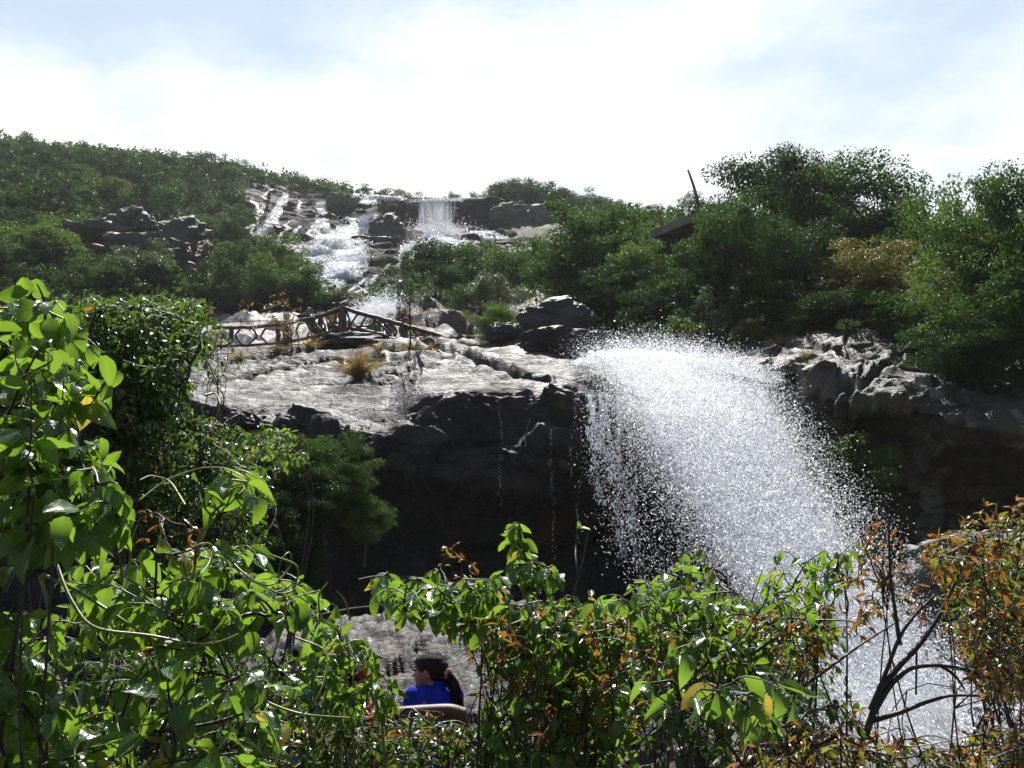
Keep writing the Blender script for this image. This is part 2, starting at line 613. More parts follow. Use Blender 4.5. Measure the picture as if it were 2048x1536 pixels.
M['L_olive'] = leaf_mat('olive_leaves', (0.06, 0.075, 0.016), (0.13, 0.14, 0.03), (0.20, 0.20, 0.035), 0.38, 0.45, 0.4, clump=0.9, extra=((0.15, 0.09, 0.025), 0.10))
M['L_pale'] = leaf_mat('pale_leaves', (0.09, 0.14, 0.07), (0.19, 0.25, 0.14), (0.14, 0.2, 0.07), 0.30, 0.4, clump=0.9)
M['L_vine'] = leaf_mat('vine_leaves', (0.028, 0.075, 0.016), (0.065, 0.14, 0.028), (0.29, 0.49, 0.04), 0.45, 0.24, 0.7, bump=0.45, vein=True, clump=1.2, extra=((0.30, 0.24, 0.03), 0.03))
M['L_shrub'] = leaf_mat('shrub_leaves', (0.03, 0.085, 0.018), (0.07, 0.16, 0.034), (0.29, 0.49, 0.045), 0.45, 0.26, 0.7, bump=0.4, vein=True, clump=1.2, extra=((0.26, 0.20, 0.03), 0.03))
M['L_small'] = leaf_mat('small_dark_leaves', (0.016, 0.04, 0.010), (0.04, 0.095, 0.02), (0.14, 0.27, 0.025), 0.4, 0.26, 0.6, bump=0.25, clump=1.5, extra=((0.18, 0.10, 0.02), 0.03))
M['L_orange'] = leaf_mat('orange_leaves', (0.16, 0.055, 0.014), (0.30, 0.13, 0.025), (0.42, 0.19, 0.03), 0.42, 0.3, 0.6, bump=0.25, clump=2.0)
M['L_olivenear'] = leaf_mat('olive_narrow_leaves', (0.05, 0.07, 0.014), (0.12, 0.13, 0.025), (0.36, 0.38, 0.04), 0.42, 0.3, 0.6, bump=0.25, clump=2.0, extra=((0.22, 0.09, 0.02), 0.22))
M['grass'] = leaf_mat('grass_blades', (0.08, 0.10, 0.02), (0.20, 0.17, 0.05), (0.40, 0.36, 0.08), 0.4, 0.4, clump=3.0, extra=((0.26, 0.09, 0.05), 0.3))
M['foam'] = foam_mat('white_water', 4.0, 2.4, 0.28, 0.45, edge=1.6)
M['foamwide'] = foam_mat('white_stream', 9.0, 3.0, 0.34, 0.50, edge=0.5)
M['drop'] = drop_mat('water_drops', tf=0.5)

# ================================================================== TERRAIN
# ground sheet (to the horizon) with the gully floor rising under the ledge
def ground_z(x, y):
    t = np.clip((y - 5) / 17.0, 0, 1)
    z = 1.5 * t * t * (3 - 2 * t)
    z = z + 0.25 * fbm(np.stack([x * 0.25, y * 0.25, x * 0], -1), 4)
    return z - 0.15


gx = np.concatenate([[-3000, -600, -150], np.linspace(-60, 60, 161), [150, 600, 3000]])
gy = np.concatenate([[-3000, -600, -100], np.linspace(-30, 60, 121), [150, 600, 3000]])
GX, GY = np.meshgrid(gx, gy, indexing='ij')
GZ = ground_z(GX, GY)
ground = obj('ground', mesh_np('ground', np.stack([GX, GY, GZ], -1), grid_faces(len(gx), len(gy))), M['ground'])
tag(ground, kind='structure')

# ---- hill: one continuous terrain behind everything
HC = [
    (-500, [(270, 95), (360, 75), (450, 55), (540, 42), (620, 34), (720, 27)]),
    (0, [(292, 110), (360, 88), (440, 68), (520, 54), (590, 44), (690, 34)]),
    (250, [(318, 118), (370, 95), (440, 75), (520, 58), (590, 46), (690, 34)]),
    (450, [(338, 125), (390, 108), (460, 88), (530, 68), (590, 52), (690, 35)]),
    (600, [(368, 128), (420, 110), (480, 90), (540, 72), (600, 54), (695, 35)]),
    (720, [(402, 128), (440, 110), (490, 88), (545, 70), (605, 52), (700, 35)]),
    (860, [(412, 125), (450, 104), (500, 84), (550, 66), (606, 50), (700, 34)]),
    (1000, [(410, 125), (460, 98), (510, 74), (560, 56), (615, 44), (700, 31)]),
    (1150, [(420, 115), (470, 85), (520, 62), (570, 48), (630, 37), (705, 28)]),
    (1250, [(440, 90), (485, 68), (530, 52), (580, 42), (640, 33), (715, 27)]),
    (1400, [(460, 68), (495, 54), (545, 45), (590, 37), (645, 30), (705, 25)]),
    (1600, [(470, 56), (505, 47), (545, 40), (590, 34), (640, 28), (690, 24.5)]),
    (1850, [(470, 50), (505, 42), (545, 36), (590, 30), (640, 26), (700, 23)]),
    (2100, [(455, 45), (505, 37), (560, 31), (620, 26), (690, 22), (780, 20)]),
    (2700, [(420, 42), (500, 34), (580, 28), (660, 23), (750, 19), (900, 16)]),
]
HCb = [(c[0], [(c[1][0][0] + 170, c[1][0][1] * 2.2), (c[1][0][0] + 25, c[1][0][1] * 1.25)] + c[1] + [(c[1][-1][0] + 130, c[1][-1][1] - 1), (1340, c[1][-1][1] - 2)]) for c in HC]
pxs = np.linspace(-500, 2700, 360)
PX, PY, D = loft(HCb, pxs, 150, 8, 3)
W = P(PX, PY, D)
N = grid_normals(W)
amp = np.clip(D / 60, 0.3, 1.6)
W = W + N * (amp * 1.1 * fbm(W / 9.0, 4))[..., None]
hillV = W.reshape(-1, 3)
hillF = grid_faces(*PX.shape)
hill = obj('hill', mesh_np('hill', hillV, hillF), M['hill'])
tag(hill, kind='structure')
bvh_hill = BVHTree.FromPolygons([tuple(v) for v in hillV.tolist()], hillF.tolist())


def hill_d(px, py):
    kx = [c[0] for c in HC]
    ys = [np.interp(px, kx, [c[1][r][0] for c in HC]) for r in range(6)]
    ds = [np.interp(px, kx, [c[1][r][1] for c in HC]) for r in range(6)]
    return float(np.interp(py, ys, ds))


def proj(Wp):
    v = np.asarray(Wp, float) - CAM
    yy = v[..., 1] * math.cos(PITCH) + v[..., 2] * math.sin(PITCH)
    zz = -v[..., 1] * math.sin(PITCH) + v[..., 2] * math.cos(PITCH)
    return 1024 + FPX * v[..., 0] / yy, 768 - FPX * zz / yy


def hit(bvh, px, py):
    p = P(px, py, 10.0)
    d = Vector(p - CAM).normalized()
    r = bvh.ray_cast(Vector(CAM), d)
    return (r[0], r[1]) if r[0] is not None else (None, None)


# ---- wet rock face of the upper cascade
cols = []
for px in list(range(440, 1180, 20)):
    crest = float(np.interp(px, [440, 480, 560, 650, 720, 780, 830, 900, 960, 1000, 1180], [352, 362, 378, 390, 398, 396, 404, 402, 404, 410, 415]))
    crest += 3
    if 818 <= px <= 1130:
        yb = float(np.interp(px, [818, 920, 1130], [462, 462, 474]))
        rows = [(crest + 120, 190), (crest, 112), (crest + 4, 102), (crest + 9, 96), (crest + 30, 96.3), (yb, 97), (yb + 8, 92), (500, 82), (540, 68), (575, 58), (612, 46), (650, 46)]
    else:
        ys = [crest + 120, crest] + [crest + (612 - crest) * k / 9.0 for k in range(1, 10)]
        rows = [(ys[0], 190), (ys[1], 119)] + [(y, hill_d(px, y) - 3.0) for y in ys[2:]] + [(650, hill_d(px, 612) + 1)]
    cols.append((px, rows))
PX, PY, D = loft(cols, np.linspace(440, 1160, 330), 330, 3, 2)
W = P(PX, PY, D)
N = grid_normals(W)
q = W * np.array([0.16, 0.16, 0.45]) + np.array([0, 0, 0.05]) * W[..., :1]
st = (W[..., 2] + 0.22 * W[..., 0] + 2.2 * fbm(W / 12.0, 3)) / 2.6
saw = st - np.floor(st)
saw = np.where(saw < 0.8, saw / 0.8, (1 - saw) / 0.2)
disp = 0.75 * saw + 1.3 * facet(q, 1.1) + 0.6 * facet(q * 2.6 + 5, 1.0) + 0.5 * fbm(W / 5.0, 4)
fade = np.clip((PY - (PY[:, :1] * 0 + 398)) / 14, 0.35, 1)
W = W + N * (disp * fade * 0.6)[..., None]
faceV, faceF = W.reshape(-1, 3), grid_faces(*PX.shape)
rock_face = obj('rock_face', mesh_np('rock_face', faceV, faceF, smooth=False), M['face'])
tag(rock_face, kind='structure')
bvh_face = BVHTree.FromPolygons([tuple(v) for v in faceV.tolist()], faceF.tolist())

# ---- the near ledge: left slab, lip, dark front, channel of the fall, right rock
# rows: buried back, back, top a, top b, break, front, lip, undercut, wall, wall low, floor
LC = [
    (-500, [(760, 40), (750, 30), (780, 27), (810, 24), (835, 22), (850, 21.4), (870, 21), (900, 23), (1000, 25), (1120, 25), (1400, 22)]),
    (0, [(730, 40), (720, 31), (750, 28), (780, 25), (805, 23), (818, 22.4), (835, 22), (865, 24), (970, 26), (1110, 26), (1400, 23)]),
    (250, [(705, 40), (705, 31), (735, 28), (765, 25), (790, 23), (800, 22.4), (815, 22), (840, 24), (950, 27), (1100, 27), (1400, 24)]),
    (380, [(719, 40), (707, 31), (735, 28), (765, 25), (800, 22.6), (812, 22), (828, 21.7), (850, 24), (960, 27), (1120, 27), (1400, 24)]),
    (440, [(719, 40), (701, 31), (735, 28), (770, 25), (805, 22.4), (822, 21.8), (838, 21.4), (862, 24), (960, 27), (1120, 27), (1400, 24)]),
    (560, [(719, 40), (699, 31), (733, 28), (772, 25), (820, 22.2), (840, 21.5), (856, 21), (880, 23.5), (970, 27), (1120, 27), (1400, 24)]),
    (670, [(719, 40), (695, 30.5), (730, 27.8), (775, 24.8), (830, 21.8), (850, 21.1), (866, 20.6), (890, 23.5), (980, 27), (1120, 27), (1400, 24)]),
    (740, [(714, 40), (689, 30), (727, 27.4), (775, 24.4), (838, 21.4), (868, 20.7), (892, 20.4), (912, 23.0), (990, 26.5), (1120, 26.5), (1400, 24)]),
    (800, [(714, 40), (688, 30), (723, 27), (768, 24.1), (830, 21.2), (880, 20.5), (928, 20.4), (946, 23.2), (1000, 25.5), (1120, 26), (1400, 23)]),
    (850, [(714, 40), (689, 29.6), (717, 26.8), (755, 23.8), (800, 21.3), (885, 20.6), (956, 20.6), (972, 22.6), (1020, 24), (1110, 25), (1400, 23)]),
    (950, [(710, 40), (692, 29), (712, 26.5), (745, 23.8), (783, 21.6), (865, 20.9), (962, 20.8), (985, 22.6), (1040, 23.6), (1120, 24.6), (1400, 22)]),
    (1050, [(720, 40), (700, 28), (716, 26), (745, 23.6), (783, 21.6), (875, 20.7), (968, 21.0), (995, 22.6), (1050, 23.6), (1120, 24.6), (1400, 22)]),
    (1100, [(722, 40), (704, 27), (722, 25), (755, 22.8), (795, 21.4), (880, 20.6), (975, 21.2), (1000, 22.8), (1060, 23.8), (1120, 24.6), (1400, 22)]),
    (1140, [(735, 38), (717, 26), (738, 24), (765, 22.4), (800, 21.2), (880, 20.5), (985, 21.4), (1010, 23.0), (1070, 24), (1130, 24.6), (1400, 22)]),
    (1200, [(745, 36), (733, 26), (752, 24), (775, 22.4), (815, 21.1), (890, 20.7), (990, 22), (1020, 23.2), (1080, 24), (1130, 24.6), (1400, 22)]),
    (1300, [(745, 36), (738, 26), (758, 24), (785, 22.4), (830, 21.4), (900, 22), (1000, 23.5), (1040, 24), (1090, 24.5), (1140, 24.8), (1400, 22)]),
    (1370, [(730, 36), (722, 26), (748, 24), (785, 22.4), (830, 21.4), (900, 22.4), (1000, 23.5), (1040, 24), (1090, 24.5), (1140, 24.8), (1400, 22)]),
    (1450, [(705, 36), (692, 25), (716, 23.2), (742, 21.8), (790, 21.0), (900, 22.2), (1000, 23.3), (1040, 24), (1090, 24.3), (1140, 24.6), (1400, 21)]),
    (1550, [(695, 34), (683, 24.6), (705, 22.8), (735, 21.2), (765, 20.2), (800, 21.2), (900, 22.5), (1000, 23.3), (1090, 23.8), (1140, 24.2), (1400, 21)]),
    (1620, [(690, 34), (674, 24.2), (700, 22.2), (738, 20.6), (775, 19.6), (830, 21), (900, 22), (1000, 23), (1090, 23.5), (1140, 24), (1400, 20)]),
    (1700, [(685, 34), (667, 23.8), (700, 21.8), (745, 20), (812, 18.9), (835, 19.8), (900, 20.8), (1000, 22), (1090, 22.5), (1140, 23), (1400, 20)]),
    (1780, [(690, 34), (670, 23.2), (705, 21.4), (755, 19.6), (800, 18.5), (825, 19.2), (900, 20.2), (1000, 21), (1090, 21.5), (1140, 22), (1400, 19)]),
    (1850, [(705, 34), (690, 22.6), (728, 21), (775, 19.2), (820, 18.1), (850, 18.6), (920, 19.6), (1000, 20.4), (1090, 21), (1140, 21.4), (1400, 18)]),
    (1950, [(740, 32), (725, 22), (765, 20), (805, 18.6), (850, 17.6), (880, 18.2), (940, 19.2), (1020, 19.8), (1090, 20.4), (1140, 20.8), (1400, 17)]),
    (2050, [(770, 32), (755, 21), (785, 19.4), (820, 18), (862, 17.2), (900, 17.9), (960, 18.8), (1030, 19.4), (1100, 20), (1150, 20.2), (1400, 17)]),
    (2400, [(790, 32), (775, 20), (805, 18.4), (840, 17), (890, 16.4), (920, 17.2), (980, 18), (1040, 18.8), (1110, 19), (1160, 19), (1400, 16)]),
]
pxs = np.concatenate([np.linspace(-500, 350, 90)[:-1], np.linspace(350, 2400, 860)])
PX, PY, D = loft(LC, pxs, 460, 8, 3)
W = P(PX, PY, D)
N = grid_normals(W)
# strength of relief by region: the sheen slab is smooth, the dark front broken
front = np.clip((PY - np.interp(PX, [380, 660, 760, 830, 860, 950, 1060, 1150, 1200, 2400], [800, 840, 860, 850, 800, 790, 790, 770, 760, 760])) / 25, 0, 1)
righty = np.clip((PX - 1450) / 100, 0, 1)
rel = 0.06 + 0.40 * front + 0.10 * righty * (1 - front) - 0.2 * righty * front
q = W * np.array([0.42, 0.42, 0.7])
disp = rel * (0.9 * (1 - 0.75 * righty) * facet(q, 1.1, 28) + 0.5 * facet(q * 2.3 + 3, 1.1, 34) + 0.26 * facet(q * 5.5 + 7, 1.1, 34) + 0.10 * facet(q * 12 + 1, 1.1, 34)) + (0.17 + 0.07 * front) * fbm(W / 2.6, 4) + 0.05 * rel * ridged(W * 2.4, 3)
# gentle stratum steps across the slab
st = (W[..., 2] * 1.5 + W[..., 1] * 0.35 + 0.12 * W[..., 0] + 0.8 * fbm(W / 4.0, 3))
saw = st - np.floor(st)
saw = np.where(saw < 0.9, saw / 0.9, (1 - saw) / 0.1)
disp = disp + 0.13 * saw
# cracks seen in the slab
wob = PY + 5 * fbm(np.stack([PX / 28, PY / 28, PX * 0], -1), 3)
wobx = PX + 8 * fbm(np.stack([PX / 28, PY / 28, PX * 0 + 7], -1), 3)
for pts, wd, dp in [([(380, 782), (470, 768), (530, 750), (640, 728), (760, 726)], 4, 0.28),
                    ([(760, 762), (800, 758), (830, 748), (836, 738)], 4, 0.26),
                    ([(850, 690), (900, 705), (960, 728), (1010, 745), (1050, 765), (1090, 770)], 5, 0.32),
                    ([(640, 705), (700, 698), (780, 704), (860, 706), (905, 718)], 4, 0.25),
                    ([(420, 735), (500, 722), (600, 716)], 3, 0.16),
                    ([(830, 715), (845, 745), (820, 775)], 3, 0.14),
                    ([(1620, 690), (1680, 720), (1740, 735)], 3, 0.14),
                    ([(1700, 668), (1690, 700), (1725, 740), (1700, 790)], 3, 0.14),
                    ([(1560, 700), (1640, 705), (1700, 718)], 4, 0.22),
                    ([(1690, 820), (1760, 745), (1800, 722)], 5, 0.3),
                    ([(1780, 770), (1870, 790), (1930, 830)], 4, 0.25)]:
    dd = polydist(wobx, wob, pts)
    disp = disp - dp * np.exp(-(dd / wd) ** 2) + 0.25 * dp * np.exp(-((dd - 2.4 * wd) / (1.5 * wd)) ** 2)
# wedge shaped hollow at the head of the right rock
inp = inpoly(wobx, wob, [(1545, 752), (1590, 748), (1640, 757), (1700, 762), (1712, 780), (1690, 800), (1640, 790), (1580, 768)])
inp = smooth1(smooth1(inp.astype(float), 3, 0), 3, 1)
disp = disp - 0.9 * inp
W = W + N * disp[..., None]
ledgeV, ledgeF = W.reshape(-1, 3), grid_faces(*PX.shape)
isR = (PX + (PY - 760) * 0.3 > 1440)
fR = isR.reshape(-1)[ledgeF[:, 0]]


def submesh(V, F):
    used, inv = np.unique(F, return_inverse=True)
    return V[used], inv.reshape(F.shape)


for nme, sel, mt in (('rock_ledge', ~fR, 'ledge'), ('rock_ledge.001', fR, 'right_rock')):
    v2, f2 = submesh(ledgeV, ledgeF[sel])
    tag(obj('rock_ledge', mesh_np('rock_ledge', v2, f2), M[mt]), kind='structure')
bvh_ledge = BVHTree.FromPolygons([tuple(v) for v in ledgeV.tolist()], ledgeF.tolist())

# ---- pale stream slab behind the railing and the tan slabs to its right
SC = [(380, [(612, 55), (622, 50), (640, 42), (665, 37), (700, 33), (720, 32)]),
      (560, [(612, 55), (620, 50), (640, 42), (665, 37), (700, 33), (720, 32)]),
      (700, [(612, 55), (620, 50), (640, 42), (665, 37), (700, 33), (720, 32)]),
      (800, [(604, 53), (614, 48), (635, 41), (660, 36), (700, 32), (720, 31)]),
      (860, [(602, 52), (614, 46), (634, 40), (655, 35), (690, 31), (712, 29)]),
      (980, [(596, 50), (612, 43), (640, 38), (665, 33.5), (695, 30), (715, 28)]),
      (1100, [(596, 46), (615, 40), (645, 34), (675, 30), (705, 27.5), (725, 26)])]
PX, PY, D = loft(SC, np.linspace(380, 1090, 260), 90, 8, 3)
W = P(PX, PY, D)
N = grid_normals(W)
slabdisp = 0.45 * facet(W * np.array([0.35, 0.35, 0.6]), 1.0) + 0.3 * facet(W * 0.9, 1.0) + 0.35 * fbm(W / 3.0, 4)
slabdisp = slabdisp * np.where(PX > 790, 1.5, 0.7)
W2 = W + N * slabdisp[..., None]
slabV, slabF = W2.reshape(-1, 3), grid_faces(*PX.shape)
tag(obj('rock_slab', mesh_np('rock_slab', slabV, slabF), M['tan']), kind='structure')
bvh_slab = BVHTree.FromPolygons([tuple(v) for v in slabV.tolist()], slabF.tolist())

# ---- low glistening rock behind the woman
GC = [(420, [(1400, 17), (1400, 15.5), (1410, 13.5), (1450, 11.8), (1520, 10.6), (1600, 9.6), (1700, 9)]),
      (560, [(1275, 17), (1262, 15.5), (1290, 13.5), (1340, 11.8), (1400, 10.6), (1480, 9.6), (1600, 9)]),
      (680, [(1265, 17), (1240, 15.5), (1275, 13.5), (1340, 11.6), (1400, 10.4), (1480, 9.4), (1600, 9)]),
      (760, [(1250, 17), (1226, 15.5), (1265, 13.5), (1400, 11.6), (1400, 10.2), (1480, 9.2), (1600, 9)]),
      (880, [(1240, 17), (1222, 15.5), (1260, 13.5), (1400, 11.6), (1400, 10.2), (1480, 9.2), (1600, 9)]),
      (1050, [(1235, 17), (1215, 15.5), (1255, 13.5), (1400, 11.6), (1400, 10.2), (1480, 9.2), (1600, 9)]),
      (1300, [(1240, 17), (1225, 15.5), (1270, 13.5), (1340, 11.6), (1410, 10.2), (1490, 9.2), (1600, 9)]),
      (1420, [(1400, 17), (1400, 15.5), (1410, 13.5), (1450, 11.8), (1520, 10.6), (1600, 9.6), (1700, 9)])]
PX, PY, D = loft(GC, np.linspace(420, 1420, 300), 150, 8, 3)
W = P(PX, PY, D)
N = grid_normals(W)
disp = 0.11 * facet(W * 0.9, 1.1, 28) + 0.06 * facet(W * 2.3, 1.1, 30) + 0.05 * facet(W * 6, 1.1, 30) + 0.02 * ridged(W * 2.2, 4) + 0.12 * fbm(W * 0.8, 4) + 0.03 * fbm(W * 8, 3)
W = W + N * disp[..., None]
tag(obj('lower_rock', mesh_np('lower_rock', W.reshape(-1, 3), grid_faces(*PX.shape)), M['slab']), kind='structure')


# ================================================================== WATER
def snap(bvh, px, py, off, dfall=None):
    p, n = hit(bvh, px, py)
    if p is None:
        p = Vector(P(px, py, dfall or 60)); n = Vector((0, -1, 0))
    back = (Vector(CAM) - p).normalized()
    return p + back * off


def strip(bvh, pts, off, nu=14, nv=40, fallback=90, smooth=4):
    """pts: (px,py,width px). returns V,F,UV of a sheet laid over a rock"""
    pts = np.array(pts, float)
    t = np.linspace(0, len(pts) - 1, nv)
    c = np.stack([np.interp(t, range(len(pts)), pts[:, k]) for k in range(3)], 1)
    c = smooth1(c, 2, 0)
    jz = np.random.default_rng(int(pts[0][0] * 13 + pts[0][1]))
    c[:, 0] += smooth1(jz.normal(size=nv) * 7, 1, 0)
    c[:, 2] *= 1 + 0.45 * smooth1(jz.normal(size=nv), 1, 0)
    tan = np.gradient(c[:, :2], axis=0)
    tan /= np.linalg.norm(tan, axis=1)[:, None] + 1e-9
    nr = np.stack([-tan[:, 1], tan[:, 0]], 1)
    nr = nr * 0.35 + np.array([-1, 0]) * 0.65 * np.sign(-nr[:, :1] + 1e-6) * -1 if False else np.stack([np.ones(nv), tan[:, 0] * 0], 1)
    V = np.zeros((nv, nu, 3)); UV = np.zeros((nv, nu, 2))
    for j in range(nv):
        for i in range(nu):
            u = i / (nu - 1)
            x = c[j, 0] + nr[j, 0] * (u - 0.5) * c[j, 2]
            y = c[j, 1] + nr[j, 1] * (u - 0.5) * c[j, 2]
            V[j, i] = snap(bvh, x, y, off, fallback)
            UV[j, i] = (u, j / (nv - 1) * (np.ptp(c[:, 1]) / 40.0))
    V = smooth1(V, smooth, 0)
    V = smooth1(V, 1, 1)
    return V.reshape(-1, 3), grid_faces(nv, nu), UV.reshape(-1, 2)


def join(parts):
    Vs, Fs, Us, o = [], [], [], 0
    for v, f, u in parts:
        Vs.append(v); Fs.append(f + o); Us.append(u); o += len(v)
    return np.concatenate(Vs), np.concatenate(Fs), np.concatenate(Us)


def droplets(C, size, direc, stretch=1.8):
    """little faceted blobs elongated along direc. C (n,3) size (n,) direc (n,3)"""
    n = len(C)
    d = norm(direc)
    a = norm(np.cross(d, norm(rng.normal(size=(n, 3)))))
    b = np.cross(d, a)
    base = np.array([[1, 0, 0], [-0.5, 0.87, 0], [-0.5, -0.87, 0], [0, 0, 1], [0, 0, -1]], float)
    V = (C[:, None, :] + size[:, None, None] * (base[None, :, 0:1] * a[:, None] + base[None, :, 1:2] * b[:, None] + stretch * base[None, :, 2:3] * d[:, None]))
    f = np.array([[0, 1, 3], [1, 2, 3], [2, 0, 3], [1, 0, 4], [2, 1, 4], [0, 2, 4]])
    F = (f[None] + 5 * np.arange(n)[:, None, None]).reshape(-1, 3)
    return V.reshape(-1, 3), F


cas = [
    [(572, 384, 14), (566, 402, 22), (552, 425, 26), (545, 445, 30)],
    [(550, 432, 26), (532, 455, 34), (520, 475, 30)],
    [(640, 405, 26), (646, 430, 22), (640, 455, 44), (655, 480, 70)],
    [(748, 394, 60), (734, 412, 62), (720, 435, 66), (710, 460, 78), (700, 485, 95), (688, 510, 115), (668, 540, 100), (650, 562, 80), (636, 582, 60)],
    [(690, 455, 40), (660, 480, 80), (632, 505, 90), (612, 525, 70)],
    [(700, 480, 50), (712, 505, 60), (706, 530, 70), (690, 556, 60)],
    [(668, 545, 90), (655, 565, 80), (640, 584, 60)],
    [(868, 470, 90), (880, 482, 150), (895, 494, 170)],
    [(835, 488, 70), (828, 505, 60)],
    [(955, 462, 60), (1000, 478, 60)],
    [(792, 560, 24), (782, 585, 40), (775, 612, 54)],
    [(745, 392, 60), (800, 398, 40)],
    [(905, 396, 60), (870, 402, 100)],
    [(500, 400, 16), (530, 430, 20), (560, 455, 20)],
    [(560, 470, 50), (585, 490, 60), (600, 505, 40)],
]
jr = np.random.default_rng(77)
for x0, y0, n_ in [(520, 415, 3), (600, 440, 4), (560, 400, 3), (640, 500, 5), (700, 520, 5), (660, 470, 4), (740, 430, 4), (620, 530, 4), (720, 560, 3), (850, 492, 5), (910, 490, 4), (780, 520, 3)]:
    for _ in range(n_):
        x = x0 + jr.normal() * 26; y = y0 + jr.normal() * 14
        L_ = jr.uniform(18, 46)
        cas.append([(x, y, jr.uniform(5, 14)), (x - L_ * 0.35, y + L_ * 0.5, jr.uniform(8, 20)), (x - L_ * 0.5, y + L_, jr.uniform(6, 16))])
parts = [strip(bvh_face, p, 1.1, 16, 36) for p in cas]
V, F, U = join(parts)
tag(obj('cascade', mesh_np('cascade', V, F, U), M['foam']), kind='structure')
# the upper curtain, falling free of the rock
parts = []
for k, (x0, x1, dd) in enumerate([(822, 918, 94.0), (826, 916, 93.4), (850, 905, 93.0)]):
    nu, nv = 40, 20
    uu, vv = np.meshgrid(np.linspace(0, 1, nu), np.linspace(0, 1, nv), indexing='ij')
    px = x0 + (x1 - x0) * uu + 1.5 * np.sin(uu * 31)
    py = 397 + 9 * np.abs(uu - 0.5) + 2.5 * fbm(np.stack([uu * 9, vv * 0 + k, vv * 0], -1), 3) + vv * (70 + 5 * np.sin(uu * 17 + k))
    d = dd - 1.8 * vv ** 0.6 + 0.5 * np.sin(uu * 43 + k)
    parts.append((P(px, py, d).reshape(-1, 3), grid_faces(nu, nv), np.stack([uu * 1.0, vv * 0.25 + k], -1).reshape(-1, 2)))
V, F, U = join(parts)
M['curtain'] = foam_mat('curtain_water', 6.0, 3.0, 0.38, 0.58, edge=1.0)
tag(obj('waterfall', mesh_np('waterfall', V, F, U), M['curtain']), kind='structure')
# white stream behind the railing, laid over the slab
nu, nv = 120, 34
uu, vv = np.meshgrid(np.linspace(0, 1, nu), np.linspace(0, 1, nv), indexing='ij')
V = np.zeros((nu, nv, 3))
for i in range(nu):
    for j in range(nv):
        x = 400 + (792 - 400) * uu[i, j]
        V[i, j] = snap(bvh_slab, x, 614 + 76 * vv[i, j], 0.22, 45)
V[..., 2] += 0.10 * fbm(V * np.array([0.8, 0.8, 0.8]), 4)
tag(obj('stream', mesh_np('stream', V.reshape(-1, 3), grid_faces(nu, nv), np.stack([uu, vv * 0.6], -1).reshape(-1, 2)), M['foamwide']), kind='structure')

# ---- the big fall
# boundaries (photo px) of the falling body for t = 0 (lip) .. 1 (bottom)
FT = np.array([0, .06, .14, .25, .38, .52, .66, .80, 1.0])
FY = np.array([722, 742, 775, 830, 905, 1000, 1110, 1250, 1560])
FL = np.array([1135, 1160, 1185, 1188, 1192, 1205, 1245, 1350, 1620])     # left limit of drops
FLd = np.array([1140, 1165, 1195, 1225, 1275, 1330, 1390, 1490, 1670])    # left limit of dense water
FRd = np.array([1385, 1490, 1540, 1562, 1600, 1650, 1715, 1830, 2010])    # right limit of dense water
FRr = np.array([1395, 1490, 1560, 1610, 1670, 1740, 1830, 1950, 2110])
FD = np.array([22.8, 21.4, 20.1, 18.9, 17.9, 16.9, 15.9, 14.7, 12.6])


def fall_pt(s, t, dense=True):
    """s across 0..1, t down 0..1"""
    L = np.interp(t, FT, FLd if dense else FL)
    R = np.interp(t, FT, FRd if dense else FRr)
    px = L + (R - L) * s
    py = np.interp(t, FT, FY) + 26 * (s - 0.5) ** 2 * np.clip(t * 6, 0, 1) - 14 * (1 - np.clip(t * 8, 0, 1)) * np.sin(np.pi * s)
    d = np.interp(t, FT, FD)
    return px, py, d


parts = []
for k in range(2):
    nu, nv = 90, 150
    uu, vv = np.meshgrid(np.linspace(0, 1, nu), np.linspace(0.0, 1, nv) ** 1.05, indexing='ij')
    px, py, d = fall_pt(uu * (1 - 0.04 * k) + 0.03 * k, vv)
    pp = np.stack([uu * 9, vv * 22 - 40, uu * 0 + k * 5], -1)
    nz = fbm(pp, 4)
    py = py - np.exp(-vv * 30) * (6 + 18 * np.abs(nz))
    d = d + 0.5 * (1 - k) * np.clip(vv * 4, 0, 1) + (0.3 * nz + 0.12 * fbm(pp * 3, 3)) * np.clip(vv * 8 + 0.3, 0, 1)
    px = px + 5 * fbm(pp * 1.7 + 9, 3)
    parts.append((P(px, py, d).reshape(-1, 3), grid_faces(nu, nv), np.stack([uu, vv * 8 + k * 3.3], -1).reshape(-1, 2)))
V, F, U = join(parts)


